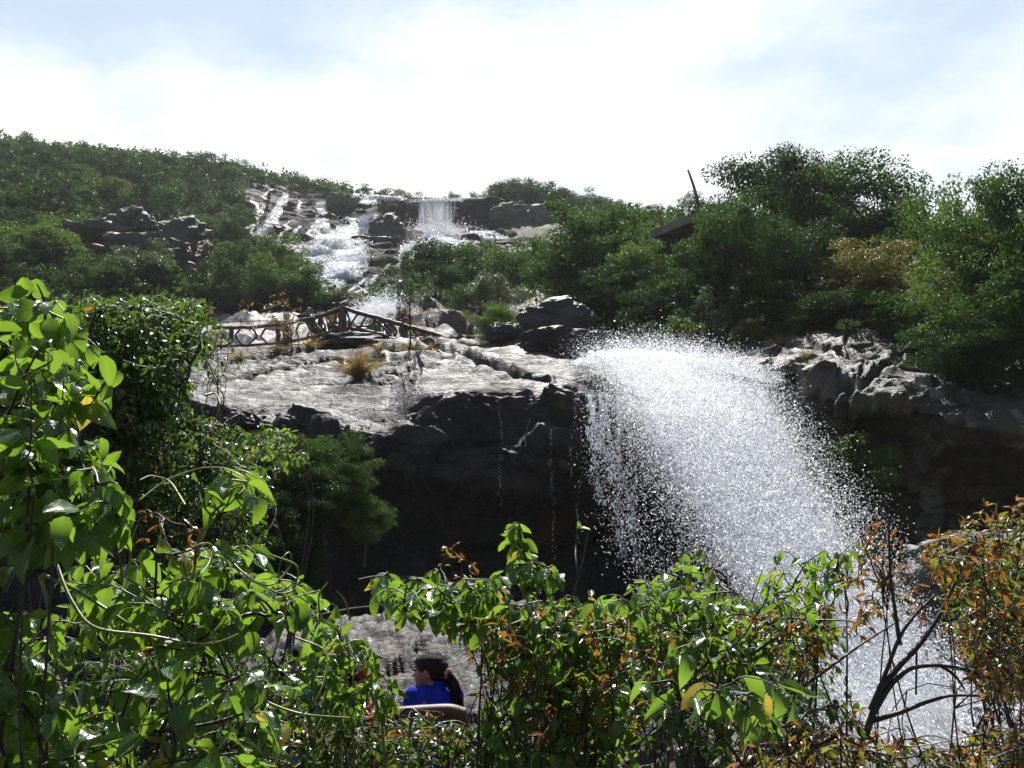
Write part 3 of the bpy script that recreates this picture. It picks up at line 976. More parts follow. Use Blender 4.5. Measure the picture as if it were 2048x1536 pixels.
def veil_mat():
    m, t, o = newmat('falling_water')
    uv = nn(t, 'ShaderNodeTexCoord')
    g = nn(t, 'ShaderNodeNewGeometry')
    mp = nn(t, 'ShaderNodeMapping')
    mp.inputs['Scale'].default_value = (10, 3.2, 1)
    t.links.new(uv.outputs['UV'], mp.inputs[0])
    a = noise_tex(t, mp.outputs[0], 1.0, 5, 0.62, 0.5)
    b = noise_tex(t, g.outputs['Position'], 7.0, 5, 0.75, 0.3)
    c = noise_tex(t, g.outputs['Position'], 26.0, 3, 0.7, 0.2)
    sx = nn(t, 'ShaderNodeSeparateXYZ')
    t.links.new(uv.outputs['UV'], sx.inputs[0])
    e = mathn(t, 'POWER', mathn(t, 'MULTIPLY', mathn(t, 'ABSOLUTE', mathn(t, 'SUBTRACT', sx.outputs[0], 0.5)), 2.0), 3.0)
    # the left third thins into strands
    lt = mathn(t, 'MULTIPLY', mathn(t, 'SUBTRACT', 0.30, sx.outputs[0]), 0.5)
    lt = mathn(t, 'MAXIMUM', lt, 0.0)
    f = mathn(t, 'ADD', mathn(t, 'MULTIPLY', a, 0.4), mathn(t, 'ADD', mathn(t, 'MULTIPLY', b, 0.35), mathn(t, 'MULTIPLY', c, 0.25)))
    f = mathn(t, 'SUBTRACT', mathn(t, 'SUBTRACT', f, mathn(t, 'MULTIPLY', e, 0.16)), lt)
    al = ramp(t, f, [(0.33, 0.0), (0.48, 0.95)])
    bs = nn(t, 'ShaderNodeBsdfPrincipled')
    bs.inputs['Base Color'].default_value = (0.93, 0.95, 0.98, 1)
    bs.inputs['Roughness'].default_value = 0.3
    bp = nn(t, 'ShaderNodeBump')
    bp.inputs['Strength'].default_value = 0.6
    bp.inputs['Distance'].default_value = 0.08
    t.links.new(mathn(t, 'ADD', b, mathn(t, 'MULTIPLY', c, 0.4)), bp.inputs['Height'])
    t.links.new(bp.outputs[0], bs.inputs['Normal'])
    tr = nn(t, 'ShaderNodeBsdfTranslucent')
    tr.inputs[0].default_value = (0.97, 0.98, 1, 1)
    mx = nn(t, 'ShaderNodeMixShader')
    mx.inputs[0].default_value = 0.4
    t.links.new(bs.outputs[0], mx.inputs[1])
    t.links.new(tr.outputs[0], mx.inputs[2])
    tp = nn(t, 'ShaderNodeBsdfTransparent')
    m2 = nn(t, 'ShaderNodeMixShader')
    t.links.new(al, m2.inputs[0])
    t.links.new(tp.outputs[0], m2.inputs[1])
    t.links.new(mx.outputs[0], m2.inputs[2])
    t.links.new(m2.outputs[0], o.inputs[0])
    return m


M['veil'] = veil_mat()
wf = obj('waterfall', mesh_np('waterfall', V, F, U), M['veil'])
tag(wf, kind='structure')


def flakes(C, size, direc, stretch=1.6):
    """torn shreds of water: folded rhombs seen broadside, elongated along direc"""
    n = len(C)
    d = norm(direc)
    nr = norm(np.array([0.0, -0.5, 0.55]) + rng.normal(size=(n, 3)) * 0.6)
    a = norm(np.cross(d, nr))
    b = np.cross(a, d)
    s_ = size[:, None]
    V = np.stack([C - d * s_ * stretch, C + a * s_ + b * s_ * 0.4, C + d * s_ * stretch, C - a * s_ + b * s_ * 0.4], 1)
    f = np.array([[0, 1, 2], [0, 2, 3]])
    return V.reshape(-1, 3), (f[None] + 4 * np.arange(n)[:, None, None]).reshape(-1, 3)


def fall_drops(n, s, t, dj, smin, smax, dense):
    px, py, d = fall_pt(s, t, dense)
    px2, py2, d2 = fall_pt(s, np.clip(t + 0.02, 0, 1.1), dense)
    a, b = P(px, py, d), P(px2, py2, d2)
    j = rng.normal(size=(len(s), 3)) * dj
    if dense:
        j += np.array([0, -0.12, 0.10])
    sz = rng.uniform(0, 1, len(s)) ** 2.2 * (smax - smin) + smin
    return (flakes if dense else droplets)(a + j, sz, b - a + rng.normal(size=a.shape) * 0.15, 1.6 if dense else 1.4)


DV, DF, o_ = [], [], 0


def addd(vf):
    global o_
    DV.append(vf[0]); DF.append(vf[1] + o_); o_ += len(vf[0])


n = 300000
s = rng.beta(1.5, 1.35, n); t = rng.uniform(0, 1, n) ** 1.25
# clumping: keep where noise is high
keep = fbm(np.stack([s * 12, t * 26, s * 0], -1), 4) + 0.35 * rng.normal(size=n) > -0.25
addd(fall_drops(int(keep.sum()), s[keep], t[keep], 0.24, 0.004, 0.016, True))
n = 60000       # sparse spray reaching out to both sides
s = np.concatenate([rng.beta(1.0, 3.0, n // 2), 1 - rng.beta(1.2, 5.0, n // 2)])
t = rng.uniform(0.06, 1, n)
keep = fbm(np.stack([s * 30, t * 16, s * 0 + 3], -1), 4) + 0.3 * rng.normal(size=n) > 0.0
addd(fall_drops(n, s[keep], t[keep], 0.20, 0.004, 0.015, False))
# thin strands on the left of the fall
for x0, x1, yb in [(1186, 1200, 1010), (1200, 1222, 960), (1232, 1262, 1060), (1255, 1285, 1180), (1180, 1190, 900), (1216, 1250, 1120)]:
    n = 420
    t = rng.uniform(0, 1, n) ** 1.2
    px = x0 + (x1 - x0) * t ** 1.5 + rng.normal(size=n) * 5 * (0.4 + t) + 4 * np.sin(t * 9 + x0)
    py = 790 + (yb - 790) * t
    d = 20.3 - 1.6 * t + rng.normal(size=n) * 0.05
    addd(droplets(P(px, py, d), rng.uniform(0.005, 0.016, n), np.tile([0, -0.2, -1.0], (n, 1)), 2.4))
# splash crown at the lip
n = 9000
s = rng.uniform(0, 1, n)
h = rng.exponential(1, n)
mod = np.clip(0.35 + 0.9 * fbm(np.stack([s * 11, s * 0, s * 0 + 5], -1), 3) + 0.9 * np.exp(-((s - 0.27) / 0.12) ** 2), 0.1, 2)
px = 1150 + 270 * s + rng.normal(size=n) * 4
py = 722 + 6 * s - h * 11 * mod + 6
addd(flakes(P(px, py, 22.8 + rng.normal(size=n) * 0.5), rng.uniform(0.006, 0.024, n), rng.normal(size=(n, 3)) + [0, 0, 1], 1.4))
n = 6000        # spray along the right edge of the lip
s = rng.uniform(0, 1, n)
px = 1380 + 180 * s + rng.normal(size=n) * 6
py = 725 + 45 * s - rng.exponential(1, n) * 9
addd(droplets(P(px, py, 21.5 - s + rng.normal(size=n) * 0.4), rng.uniform(0.005, 0.02, n), rng.normal(size=(n, 3)) + [0, 0, -1], 1.4))
# drips and trickles clinging to the dark front of the ledge
for x0, y0, y1 in [(995, 800, 1010), (1060, 790, 900), (1104, 860, 1120), (1150, 800, 960), (1165, 930, 1100)]:
    x = x0
    for yy in np.arange(y0, y1, 2.2):
        x += rng.normal() * 0.9
        if rng.random() < 0.45:
            continue
        p, nr_ = hit(bvh_ledge, x, yy)
        if p is None or p[1] > 22.5:
            p = Vector(P(x, yy, 20.6))
        c = np.array(p) + norm(CAM - np.array(p)) * 0.06 + rng.normal(size=(2, 3)) * 0.015
        addd(droplets(c, rng.uniform(0.003, 0.008, 2), np.tile([0, 0, -1.0], (2, 1)), 2.5))
n = 12000        # broken water of the lower run
u_ = rng.uniform(0, 1, n); v_ = rng.uniform(0, 1, n)
kp = fbm(np.stack([u_ * 9, v_ * 5, u_ * 0], -1), 3) + 0.2 * rng.normal(size=n) > 0
c = P(1560 + 560 * u_ + 60 * v_, 1240 + 330 * v_, 16.0 - 7.0 * v_)[kp]
c[:, 2] += rng.exponential(0.10, len(c))
addd(droplets(c, rng.uniform(0.004, 0.014, len(c)), np.tile([0.2, -1.0, -0.5], (len(c), 1)), 2.5))
n = 5000         # spray at the foot of the far curtain
c = P(872 + rng.normal(size=n) * 30, 470 - rng.exponential(7, n), 91 + rng.normal(size=n))
addd(droplets(c, rng.uniform(0.02, 0.07, n), rng.normal(size=(n, 3)), 1.2))
sp = mesh_np('water_spray', np.concatenate(DV), np.concatenate(DF), smooth=False)
tag(obj('water_spray', sp, M['drop']), kind='stuff')
# splash at the foot of the upper cascade and mist drops behind the rail
n = 26000
r = np.abs(rng.normal(size=n))
a = rng.uniform(0, math.pi, n)
bx_, bs_ = [], []
for pts in cas[:13]:
    pts = np.array(pts, float)
    L_ = np.hypot(*(np.diff(pts[:, :2], axis=0).T)).sum()
    m = int(L_ * pts[:, 2].mean() * 0.7)
    tt = rng.uniform(0, len(pts) - 1, m)
    cx_, cy_, w_ = (np.interp(tt, range(len(pts)), pts[:, q]) for q in range(3))
    cx_ = cx_ + w_ * np.clip(rng.normal(size=m) * 0.19, -0.5, 0.5)
    kp = fbm(np.stack([cx_ / 9, cy_ / 22, cx_ * 0 + 2], -1), 3) + 0.22 * rng.normal(size=m) > -0.05
    for x_, y_ in zip(cx_[kp], cy_[kp]):
        bx_.append(snap(bvh_face, x_, y_, 1.3, 90))
C_ = np.array([list(b) for b in bx_]) + rng.normal(size=(len(bx_), 3)) * 0.06
V2_, F2_ = flakes(C_, rng.uniform(0.03, 0.085, len(C_)), np.tile([-0.1, -0.6, -0.8], (len(C_), 1)) + rng.normal(size=C_.shape) * 0.2, 2.2)
V, F = droplets(P(762 + 28 * r * np.cos(a), 640 - 20 * r * np.sin(a), 40 + rng.normal(size=n)), rng.uniform(0.008, 0.028, n), rng.normal(size=(n, 3)) + [0, 0, 1], 1.3)
tag(obj('water_spray', mesh_np('water_spray', np.concatenate([V, V2_]), np.concatenate([F, F2_ + len(V)]), smooth=False), M['drop']), kind='stuff')
# lower run of the stream at bottom right
nu, nv = 70, 60
uu, vv = np.meshgrid(np.linspace(0, 1, nu), np.linspace(0, 1, nv), indexing='ij')
px = 1560 + 560 * uu + 60 * vv
py = 1240 + 330 * vv
d = 16.0 - 7.0 * vv
Wt = P(px, py, d)
Wt[..., 2] += 0.16 * fbm(Wt * 1.3, 4) + 0.06 * fbm(Wt * 4, 3)
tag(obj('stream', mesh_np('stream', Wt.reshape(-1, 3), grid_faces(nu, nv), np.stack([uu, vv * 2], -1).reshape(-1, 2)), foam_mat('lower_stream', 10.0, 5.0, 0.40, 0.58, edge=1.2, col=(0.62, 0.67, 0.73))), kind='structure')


# ================================================================== PLANTS
def tube(path, r0, r1, n=6):
    """tapered tube along a polyline -> V,F"""
    path = np.asarray(path, float)
    m = len(path)
    tan = norm(np.gradient(path, axis=0))
    ref = np.array([0.3, 0.2, 1.0]) if abs(tan[0][2]) < 0.9 else np.array([1.0, 0.1, 0])
    a = norm(np.cross(tan, ref))
    b = np.cross(tan, a)
    ang = np.linspace(0, 2 * math.pi, n, endpoint=False)
    r = np.linspace(r0, r1, m)[:, None, None]
    V = path[:, None, :] + r * (np.cos(ang)[None, :, None] * a[:, None] + np.sin(ang)[None, :, None] * b[:, None])
    idx = np.arange(m * n).reshape(m, n)
    nx = np.roll(idx, -1, axis=1)
    F = np.stack([idx[:-1], nx[:-1], nx[1:], idx[1:]], -1).reshape(-1, 4)
    return V.reshape(-1, 3), F


class Acc:
    def __init__(s):
        s.V = []; s.F = []; s.U = []; s.n = 0

    def add(s, V, F, U=None):
        s.V.append(V); s.F.append(np.asarray(F) + s.n); s.n += len(V)
        if U is not None:
            s.U.append(U)

    def build(s, name, mat, parent=None, smooth=True):
        if not s.V:
            return None
        ks = {}
        for f in s.F:
            ks.setdefault(f.shape[1], []).append(f)
        me = mesh_np(name, np.concatenate(s.V), [np.concatenate(v) for v in ks.values()],
                     np.concatenate(s.U) if s.U else None, smooth)
        return obj(name, me, mat, parent)


def bend(a, b, sag=0.15, n=8, r=None, wob=0.03):
    """gently curved path from a to b"""
    r = r or rng
    a = np.asarray(a, float); b = np.asarray(b, float)
    L = np.linalg.norm(b - a)
    t = np.linspace(0, 1, n)[:, None]
    p = a + (b - a) * t + np.array([0, 0, 1]) * L * sag * (t - t ** 2) * 2
    for k in (1, 2, 3):
        p = p + r.normal(size=3) * L * wob * (1.6 / k ** 1.3) * np.sin(t * math.pi * k)
    return p


# ---- leaf templates: grids (ns along, 5 across), y along the leaf, z up
def leaf_template(kind, curl, fold, ns=7):
    t = np.linspace(0, 1, ns)
    if kind == 'heart':
        w = np.interp(t, [0, .06, .18, .35, .55, .75, .9, 1], [.08, .20, .27, .29, .26, .17, .08, 0.0])
    elif kind == 'lobed':
        w = np.interp(t, [0, .08, .2, .4, .6, .8, .92, 1], [.06, .17, .24, .27, .25, .18, .10, .01])
    elif kind == 'lance':
        w = np.interp(t, [0, .15, .4, .7, 1], [.02, .13, .17, .10, 0])
    else:
        w = np.interp(t, [0, .15, .4, .7, .9, 1], [.02, .2, .27, .2, .08, 0])
    x = np.array([-1, -0.5, 0, 0.5, 1.0])
    ang = curl * t
    y = np.cumsum(np.cos(ang)) ; y = (y - y[0]) / (ns - 1)
    z = -np.cumsum(np.sin(ang)); z = (z - z[0]) / (ns - 1)
    V = np.zeros((ns, 5, 3)); U = np.zeros((ns, 5, 2))
    for i in range(ns):
        ww = w[i] * x
        V[i, :, 0] = ww * math.cos(fold)
        V[i, :, 1] = y[i]
        V[i, :, 2] = z[i] + np.abs(ww) * math.sin(fold) + 0.02 * np.sin(i * 2.1 + x * 2.5) * np.abs(x)
        U[i, :, 0] = 0.5 + 0.5 * x * (w[i] / 0.37)
        U[i, :, 1] = t[i]
    return V.reshape(-1, 3), grid_faces(ns, 5)[:, ::-1], U.reshape(-1, 2)


TEMPL = {k: [leaf_template(k, c, f, ns) for c, f in ((0.5, 0.3), (0.9, 0.45), (1.7, 0.35), (-0.3, 0.6), (1.2, 0.12))]
         for k, ns in (('heart', 7), ('lobed', 7), ('lance', 5), ('oval', 5))}


def put_leaves(acc, kind, pos, direc, up, size, width=1.0, r=None):
    """place leaf templates: pos/direc/up (n,3), size (n,)"""
    r = r or rng
    pos = np.asarray(pos); n = len(pos)
    if n == 0:
        return
    y = norm(direc)
    x = norm(np.cross(y, up))
    z = np.cross(x, y)
    which = r.integers(0, 5, n)
    for k in range(5):
        m = which == k
        if not m.any():
            continue
        V, F, U = TEMPL[kind][k]
        q = (V[None, :, 0:1] * x[m][:, None] * width + V[None, :, 1:2] * y[m][:, None] + V[None, :, 2:3] * z[m][:, None]) * size[m][:, None, None] + pos[m][:, None]
        c = m.sum()
        acc.add(q.reshape(-1, 3), (F[None] + len(V) * np.arange(c)[:, None, None]).reshape(-1, F.shape[1]), np.tile(U, (c, 1)))


def quads(C, size, nrm, direc, aspect=0.5):
    """simple folded rhombus leaves -> V,F (two triangles each)"""
    y = norm(direc)
    x = norm(np.cross(y, nrm))
    z = np.cross(x, y)
    s = size[:, None]
    V = np.stack([C - y * s * 0.5, C - x * s * 0.5 * aspect + z * s * 0.1, C + y * s * 0.5 - z * s * 0.08, C + x * s * 0.5 * aspect + z * s * 0.1], 1)
    f = np.array([[0, 2, 1], [0, 3, 2]])
    F = (f[None] + 4 * np.arange(len(C))[:, None, None]).reshape(-1, 3)
    return V.reshape(-1, 3), F


# ---- distant / middle trees --------------------------------------------------
def tree_meshes(seed, H=6.0, Wd=5.5, nclump=42, per=170, leaf=0.2, low=0.22, flat=0.6, trunk_r=0.11, open_=0.0):
    r = np.random.default_rng(seed)
    tr = Acc()
    base = np.array([0, 0, -1.5])
    fork = np.array([r.normal() * 0.2, r.normal() * 0.2, H * r.uniform(0.18, 0.28)])
    tr.add(*tube(bend(base, fork, 0, 6, r, 0.03), trunk_r * 1.25, trunk_r, 8))
    C = []
    for _ in range(nclump):
        for _k in range(30):
            u = r.uniform(-1, 1, 3)
            rr = np.linalg.norm(u)
            if 0.35 < rr < 1:
                break
        z = H * (low + (1 - low) * (0.5 + 0.46 * u[2]))
        sh = 1 + 0.25 * math.sin(3.1 * math.atan2(u[1], u[0]) + seed) + 0.15 * r.normal()
        C.append([u[0] * Wd / 2 * sh, u[1] * Wd / 2 * sh, z + 0.25 * r.normal()])
    C = np.array(C)
    nl = 5
    limbs = []
    for k in range(nl):
        e = C[r.integers(0, nclump)] * np.array([0.6, 0.6, 0.75])
        p = bend(fork, e, 0.1, 7, r, 0.06)
        limbs.append(p)
        tr.add(*tube(p, trunk_r * 0.7, trunk_r * 0.25, 6))
    pts = np.concatenate(limbs)
    lv = Acc()
    for c in C:
        j = pts[np.argmin(((pts - c) ** 2).sum(1) + r.uniform(0, 1, len(pts)))]
        tr.add(*tube(bend(j, c, 0.08, 5, r, 0.07), trunk_r * 0.25, 0.01, 4))
        rad = r.uniform(0.45, 1.0) * Wd / 6.2
        k = int(per * rad / (Wd / 8))
        d = norm(r.normal(size=(k, 3)))
        rr = rad * r.uniform(0.25, 1.0, (k, 1)) ** 0.5
        q = c + d * rr * np.array([1.15, 1.15, flat]) + r.normal(size=(k, 3)) * 0.06
        nr = norm(np.array([0, 0, 0.9]) + d * 0.7 + r.normal(size=(k, 3)) * 0.45)
        dr = norm(d * np.array([1, 1, 0.2]) + r.normal(size=(k, 3)) * 0.6 + np.array([0, 0, -0.25]))
        V, F = quads(q, leaf * r.uniform(0.6, 1.3, k), nr, dr, 0.55)
        lv.add(V, F)
    tm = mesh_np('trunk', np.concatenate(tr.V), np.concatenate(tr.F))
    cm = mesh_np('crown', np.concatenate(lv.V), np.concatenate(lv.F), smooth=False)
    return tm, cm, H, Wd


PROTO = {}
SPEC = {
    'far': dict(H=5.0, Wd=5.5, nclump=30, per=70, leaf=0.34, low=0.12),
    'mid': dict(H=6.0, Wd=6.0, nclump=58, per=190, leaf=0.20, low=0.15),
    'near': dict(H=5.0, Wd=5.0, nclump=75, per=230, leaf=0.14, low=0.12, flat=0.5),
    'loose': dict(H=5.0, Wd=4.5, nclump=30, per=120, leaf=0.17, low=0.3, flat=0.45),
    'bush': dict(H=2.4, Wd=3.0, nclump=34, per=190, leaf=0.11, low=0.04, trunk_r=0.05),
    'bigleaf': dict(H=2.4, Wd=2.8, nclump=26, per=60, leaf=0.24, low=0.05, trunk_r=0.04, flat=0.8),
}


def get_proto(kind, var, matname):
    key = (kind, var)
    if key not in PROTO:
        PROTO[key] = tree_meshes(hash(kind) % 1 + {'far': 100, 'mid': 200, 'near': 300, 'loose': 400, 'bush': 500, 'bigleaf': 600}[kind] + var, **SPEC[kind])
    tm, cm, H, Wd = PROTO[key]
    k2 = (kind, var, matname)
    if k2 not in PROTO:
        t2 = tm.copy(); t2.materials.clear(); t2.materials.append(M['bark'])
        c2 = cm.copy(); c2.materials.clear(); c2.materials.append(M[matname])
        PROTO[k2] = (t2, c2)
    return PROTO[k2][0], PROTO[k2][1], H, Wd


def tree(px, top, base, width, kind, mat, label, cat='tree', name='tree', d=None, group=None, bvh=None, lean=0):
    """tree filling top..base (photo px) and width px, standing on the terrain at (px, base)"""
    if d is None:
        p, _ = hit(bvh or bvh_hill, px, base)
        p = np.array(p) if p is not None else P(px, base, hill_d(px, base))
        d = p[1]
    else:
        p = P(px, base, d)
    ztop = P(px, top, d)[2]
    h = max(0.4, (ztop - p[2]))
    w = width * np.linalg.norm(p - CAM) / FPX / 1.04
    var = random.randrange(4 if kind in ('mid', 'near', 'bush') else 3)
    tm, cm, H, Wd = get_proto(kind, var, mat)
    root = bpy.data.objects.new(name, None)
    root.location = p
    root.rotation_euler = (lean, 0, random.uniform(0, 6.28))
    root.scale = (w / Wd, w / Wd, h / H)
    COL.objects.link(root)
    tag(root, label, cat, group)
    for nme, me in (('trunk', tm), ('crown', cm)):
        c = bpy.data.objects.new(nme, me)
        COL.objects.link(c)
        c.parent = root
    return root


# ---- skyline and hillside trees (left) : a countable back row, far away
def crest_y(px):
    return float(np.interp(px, [c[0] for c in HC], [c[1][0][0] for c in HC]))


random.seed(11)
GFAR = 'far trees covering the left hillside'
far_sky = []
for px in range(-60, 760, 34):
    cy = crest_y(px) + 8
    x = px + random.uniform(-10, 10)
    tree(x, cy - random.uniform(18, 34), cy + 16, random.uniform(50, 78), 'far', random.choice(['L_mid', 'L_dark', 'L_mid']),
         'small rounded tree on the left skyline ridge against the white sky', group='trees along the left skyline')
rows = [(322, 40, 46), (350, 46, 56), (385, 50, 64), (425, 54, 74), (470, 60, 84), (515, 64, 92), (560, 70, 100), (605, 78, 110)]
for ry, st_, wd in rows:
    x = -120
    while x < 640:
        x += st_ * random.uniform(0.8, 1.2)
        y = ry + random.uniform(-12, 12)
        if y < crest_y(x) + 14:
            continue
        lim = np.interp(y, [360, 400, 430, 480, 560, 610], [450, 470, 480, 510, 570, 620])   # edge of the bare cascade rock
        if x > lim - 4:
            continue
        if 120 < x < 400 and 462 < y < 625:         # the bare outcrop
            continue
        k = 'far' if ry < 450 else 'mid'
        tree(x, y - wd * random.uniform(0.55, 0.8), y + 22, wd * random.uniform(1.0, 1.4), k,
             random.choice(['L_dark', 'L_dark', 'L_mid', 'L_mid', 'L_olive'] if random.random() < 0.4 else ['L_dark', 'L_mid', 'L_dark']),
             'dense bushy tree among many on the dark wooded left hillside', group=GFAR)
tree(560, 470, 600, 120, 'mid', 'L_bright', 'bright yellow green tree at the left edge of the upper cascade')
tree(520, 505, 612, 80, 'mid', 'L_bright', 'smaller light green tree left of the bright tree by the cascade')
tree(600, 555, 622, 110, 'mid', 'L_mid', 'green bushy tree above the left part of the white stream')
for x, w in ((430, 110), (500, 90), (560, 80), (635, 90), (680, 60)):
    tree(x, 572, 616, w, 'bush', 'L_mid', 'low bush in the row along the upper edge of the white stream', 'shrub', 'shrub', d=49, group='low bushes above the white stream')
tree(265, 500, 585, 170, 'mid', 'L_pale', 'grey green rounded shrub in front of the brown rock outcrop', 'shrub', 'shrub', d=46)
tree(180, 515, 600, 130, 'mid', 'L_mid', 'green shrub at the left foot of the rock outcrop', 'shrub', 'shrub', d=44)
tree(80, 455, 560, 150, 'mid', 'L_bright', 'light green leafy tree at the left edge beside the outcrop')
tree(690, 585, 618, 90, 'bush', 'L_olive', 'low green bush at the foot of the cascade just above the railing', 'shrub', 'shrub', d=50)
tree(730, 372, 400, 44, 'far', 'L_mid', 'low shrub at the right end of the left ridge next to the cascade top', 'shrub', 'shrub', d=122)
tree(680, 385, 425, 60, 'far', 'L_mid', 'dark shrub clump between two arms of the upper cascade', 'shrub', 'shrub', d=108)
tree(800, 386, 408, 78, 'far', 'L_olive', 'olive scrub on the crest between the cascade and the upper curtain fall', 'shrub', 'shrub', d=112)
tree(905, 388, 404, 36, 'far', 'L_olive', 'tiny shrub on the lip of the upper curtain fall', 'shrub', 'shrub', d=108)
# right far skyline
for x, tp, bs, w in [(955, 388, 418, 50), (990, 376, 425, 60), (1035, 358, 428, 84), (1085, 366, 432, 78), (1125, 378, 436, 70), (1165, 390, 440, 60), (1205, 398, 446, 64), (1240, 410, 452, 52)]:
    tree(x, tp, bs, w, 'far', random.choice(['L_mid', 'L_dark']), 'rounded tree on the rocky knoll right of the upper curtain fall', group='trees on the knoll beside the upper fall')
for x, tp, bs, w, lb in [(1275, 408, 455, 70, 'thin feathery shrub on the skyline left of the hut roof'), (1320, 408, 460, 70, 'sparse shrub on the skyline just behind the left end of the hut roof'),
                         (1385, 388, 450, 70, 'small loose tree on the skyline at the foot of the thin slanting pole')]:
    tree(x, tp, bs, w, 'loose', 'L_mid', lb, d=46)
for x, tp, bs, w in [(985, 384, 432, 80), (1030, 366, 436, 110), (1080, 372, 440, 110), (1130, 384, 444, 100), (1180, 396, 450, 90), (1225, 404, 456, 80)]:
    tree(x, tp, bs, w, 'mid', random.choice(['L_mid', 'L_dark', 'L_mid']), 'dense tree on the knoll right of the upper curtain fall', d=105, group='dense trees on the knoll')
# centre: shrubs in front of the cascade foot
tree(880, 480, 600, 150, 'mid', 'L_dark', 'dark round tree in front of the foot of the curtain fall', d=46)
tree(950, 500, 615, 150, 'mid', 'L_mid', 'dark green tree just right of the curtain fall foot', d=44)
tree(1010, 515, 625, 150, 'mid', 'L_dark', 'dense dark tree between the curtain fall and the big rounded tree', d=42)
tree(1065, 480, 600, 120, 'mid', 'L_mid', 'green tree below the grey cliff right of the curtain fall', d=48)
tree(805, 500, 610, 100, 'loose', 'L_dark', 'thin tree with bare twiggy branches right of the main cascade', d=43)
tree(985, 550, 640, 130, 'mid', 'L_pale', 'pale silvery green tree above the round yellow green bush', d=37)
tree(925, 575, 640, 90, 'bush', 'L_mid', 'small dark shrub over the tan rock slabs', 'shrub', 'shrub', d=38)
tree(995, 602, 700, 105, 'near', 'L_bright', 'round yellow green bush growing left of the dark boulder', 'shrub', 'shrub', d=29.5)
tree(805, 612, 660, 52, 'bush', 'L_olive', 'small grassy bush beside the white splash behind the railing', 'shrub', 'shrub', d=38)
# the big wooded slope on the right
RT = [
    (1220, 415, 640, 290, 'near', 'L_mid', 'big rounded green tree left of the hut roof', 33),
    (1150, 470, 640, 190, 'near', 'L_mid', 'green tree on the left flank of the big rounded tree', 34),
    (1275, 480, 650, 150, 'near', 'L_bright', 'lighter green tree just below the left end of the hut roof', 30.0),
    (1225, 545, 680, 200, 'near', 'L_dark', 'dark tree above the two boulders', 29.5),
    (1548, 283, 560, 250, 'near', 'L_dark', 'tall dark tree with a ragged top right of the slanting pole', 33),
    (1485, 385, 600, 190, 'near', 'L_mid', 'green tree covering the right end of the hut', 26.5),
    (1730, 305, 580, 290, 'near', 'L_mid', 'broad tall tree crown in the middle of the right skyline', 31),
    (1640, 305, 560, 170, 'near', 'L_dark', 'tree filling the dip between the two tall right hand crowns', 34),
    (1620, 440, 640, 220, 'near', 'L_dark', 'shadowed tree under the two tall right hand crowns', 28),
    (1400, 508, 660, 170, 'near', 'L_mid', 'green tree under the crooked wooden hut rail', 28.0),
    (1330, 560, 690, 150, 'near', 'L_dark', 'dark tree just behind the splashing lip of the big fall', 27),
    (1530, 560, 680, 170, 'near', 'L_dark', 'dark tree above the left end of the right hand rock', 26),
    (1760, 480, 640, 220, 'near', 'L_olive', 'yellowish olive tree in the middle of the right slope', 25),
    (1700, 590, 690, 220, 'near', 'L_dark', 'low dark tree standing over the top of the right hand rock', 24.5),
    (1850, 590, 720, 230, 'near', 'L_mid', 'green tree leaning over the right shoulder of the rock', 22.5),
    (1900, 400, 640, 200, 'loose', 'L_mid', 'thin open tree on the right skyline with sky showing through', 27),
    (1960, 330, 640, 180, 'loose', 'L_bright', 'tree with drooping sprays near the top right skyline', 22),
    (2050, 320, 640, 230, 'near', 'L_mid', 'large leafy tree cut by the right edge of the photo', 20),
    (1960, 470, 700, 230, 'near', 'L_bright', 'bright green tree low on the right edge slope', 20.5),
    (2060, 560, 800, 240, 'near', 'L_mid', 'green tree at the right edge above the rock wall', 18.5),
    (1950, 640, 790, 200, 'near', 'L_dark', 'dark bush hanging over the right end of the rock', 18.8),
    (2150, 420, 760, 300, 'near', 'L_mid', 'leafy tree just past the right edge', 19),
]
for x, tp, bs, w, k, mt, lb, d in RT:
    tree(x, tp, bs, w, k, mt, lb, d=d)
for x, tp, bs, w, k, mt, lb, d in [
    (1410, 590, 690, 100, 'bigleaf', 'L_pale', 'shrub with large pale shiny leaves behind the fall lip', 25.5),
    (1370, 640, 705, 90, 'bigleaf', 'L_bright', 'bright green leafy bush touching the white splash', 25),
    (1290, 655, 712, 80, 'bush', 'L_mid', 'small dark bush right behind the splash crown', 25.5),
    (1340, 665, 716, 90, 'bush', 'L_mid', 'low bush at the water edge behind the fall lip', 25),
    (1500, 640, 700, 80, 'bush', 'L_olive', 'low yellowish bush at the left tip of the right hand rock', 24.4),
    (1590, 640, 685, 100, 'bush', 'L_mid', 'low bush on the crest of the right hand rock', 24),
    (1850, 660, 740, 130, 'bush', 'L_mid', 'bush in the notch above the right shoulder of the rock', 21),
    (1270, 580, 650, 90, 'bigleaf', 'L_mid', 'leafy shrub above the dark square boulder', 28.5),
]:
    tree(x, tp, bs, w, k, mt, lb, 'shrub', 'shrub', d=d)
# branches hanging on the dark wall right of the fall
tree(1700, 880, 1020, 190, 'bush', 'L_bright', 'sunlit leafy branch growing out of the dark wall right of the fall', 'shrub', 'shrub', d=18.8)
tree(1770, 960, 1060, 90, 'bush', 'L_olive', 'small leafy spray low on the dark wall right of the fall', 'shrub', 'shrub', d=18.6)

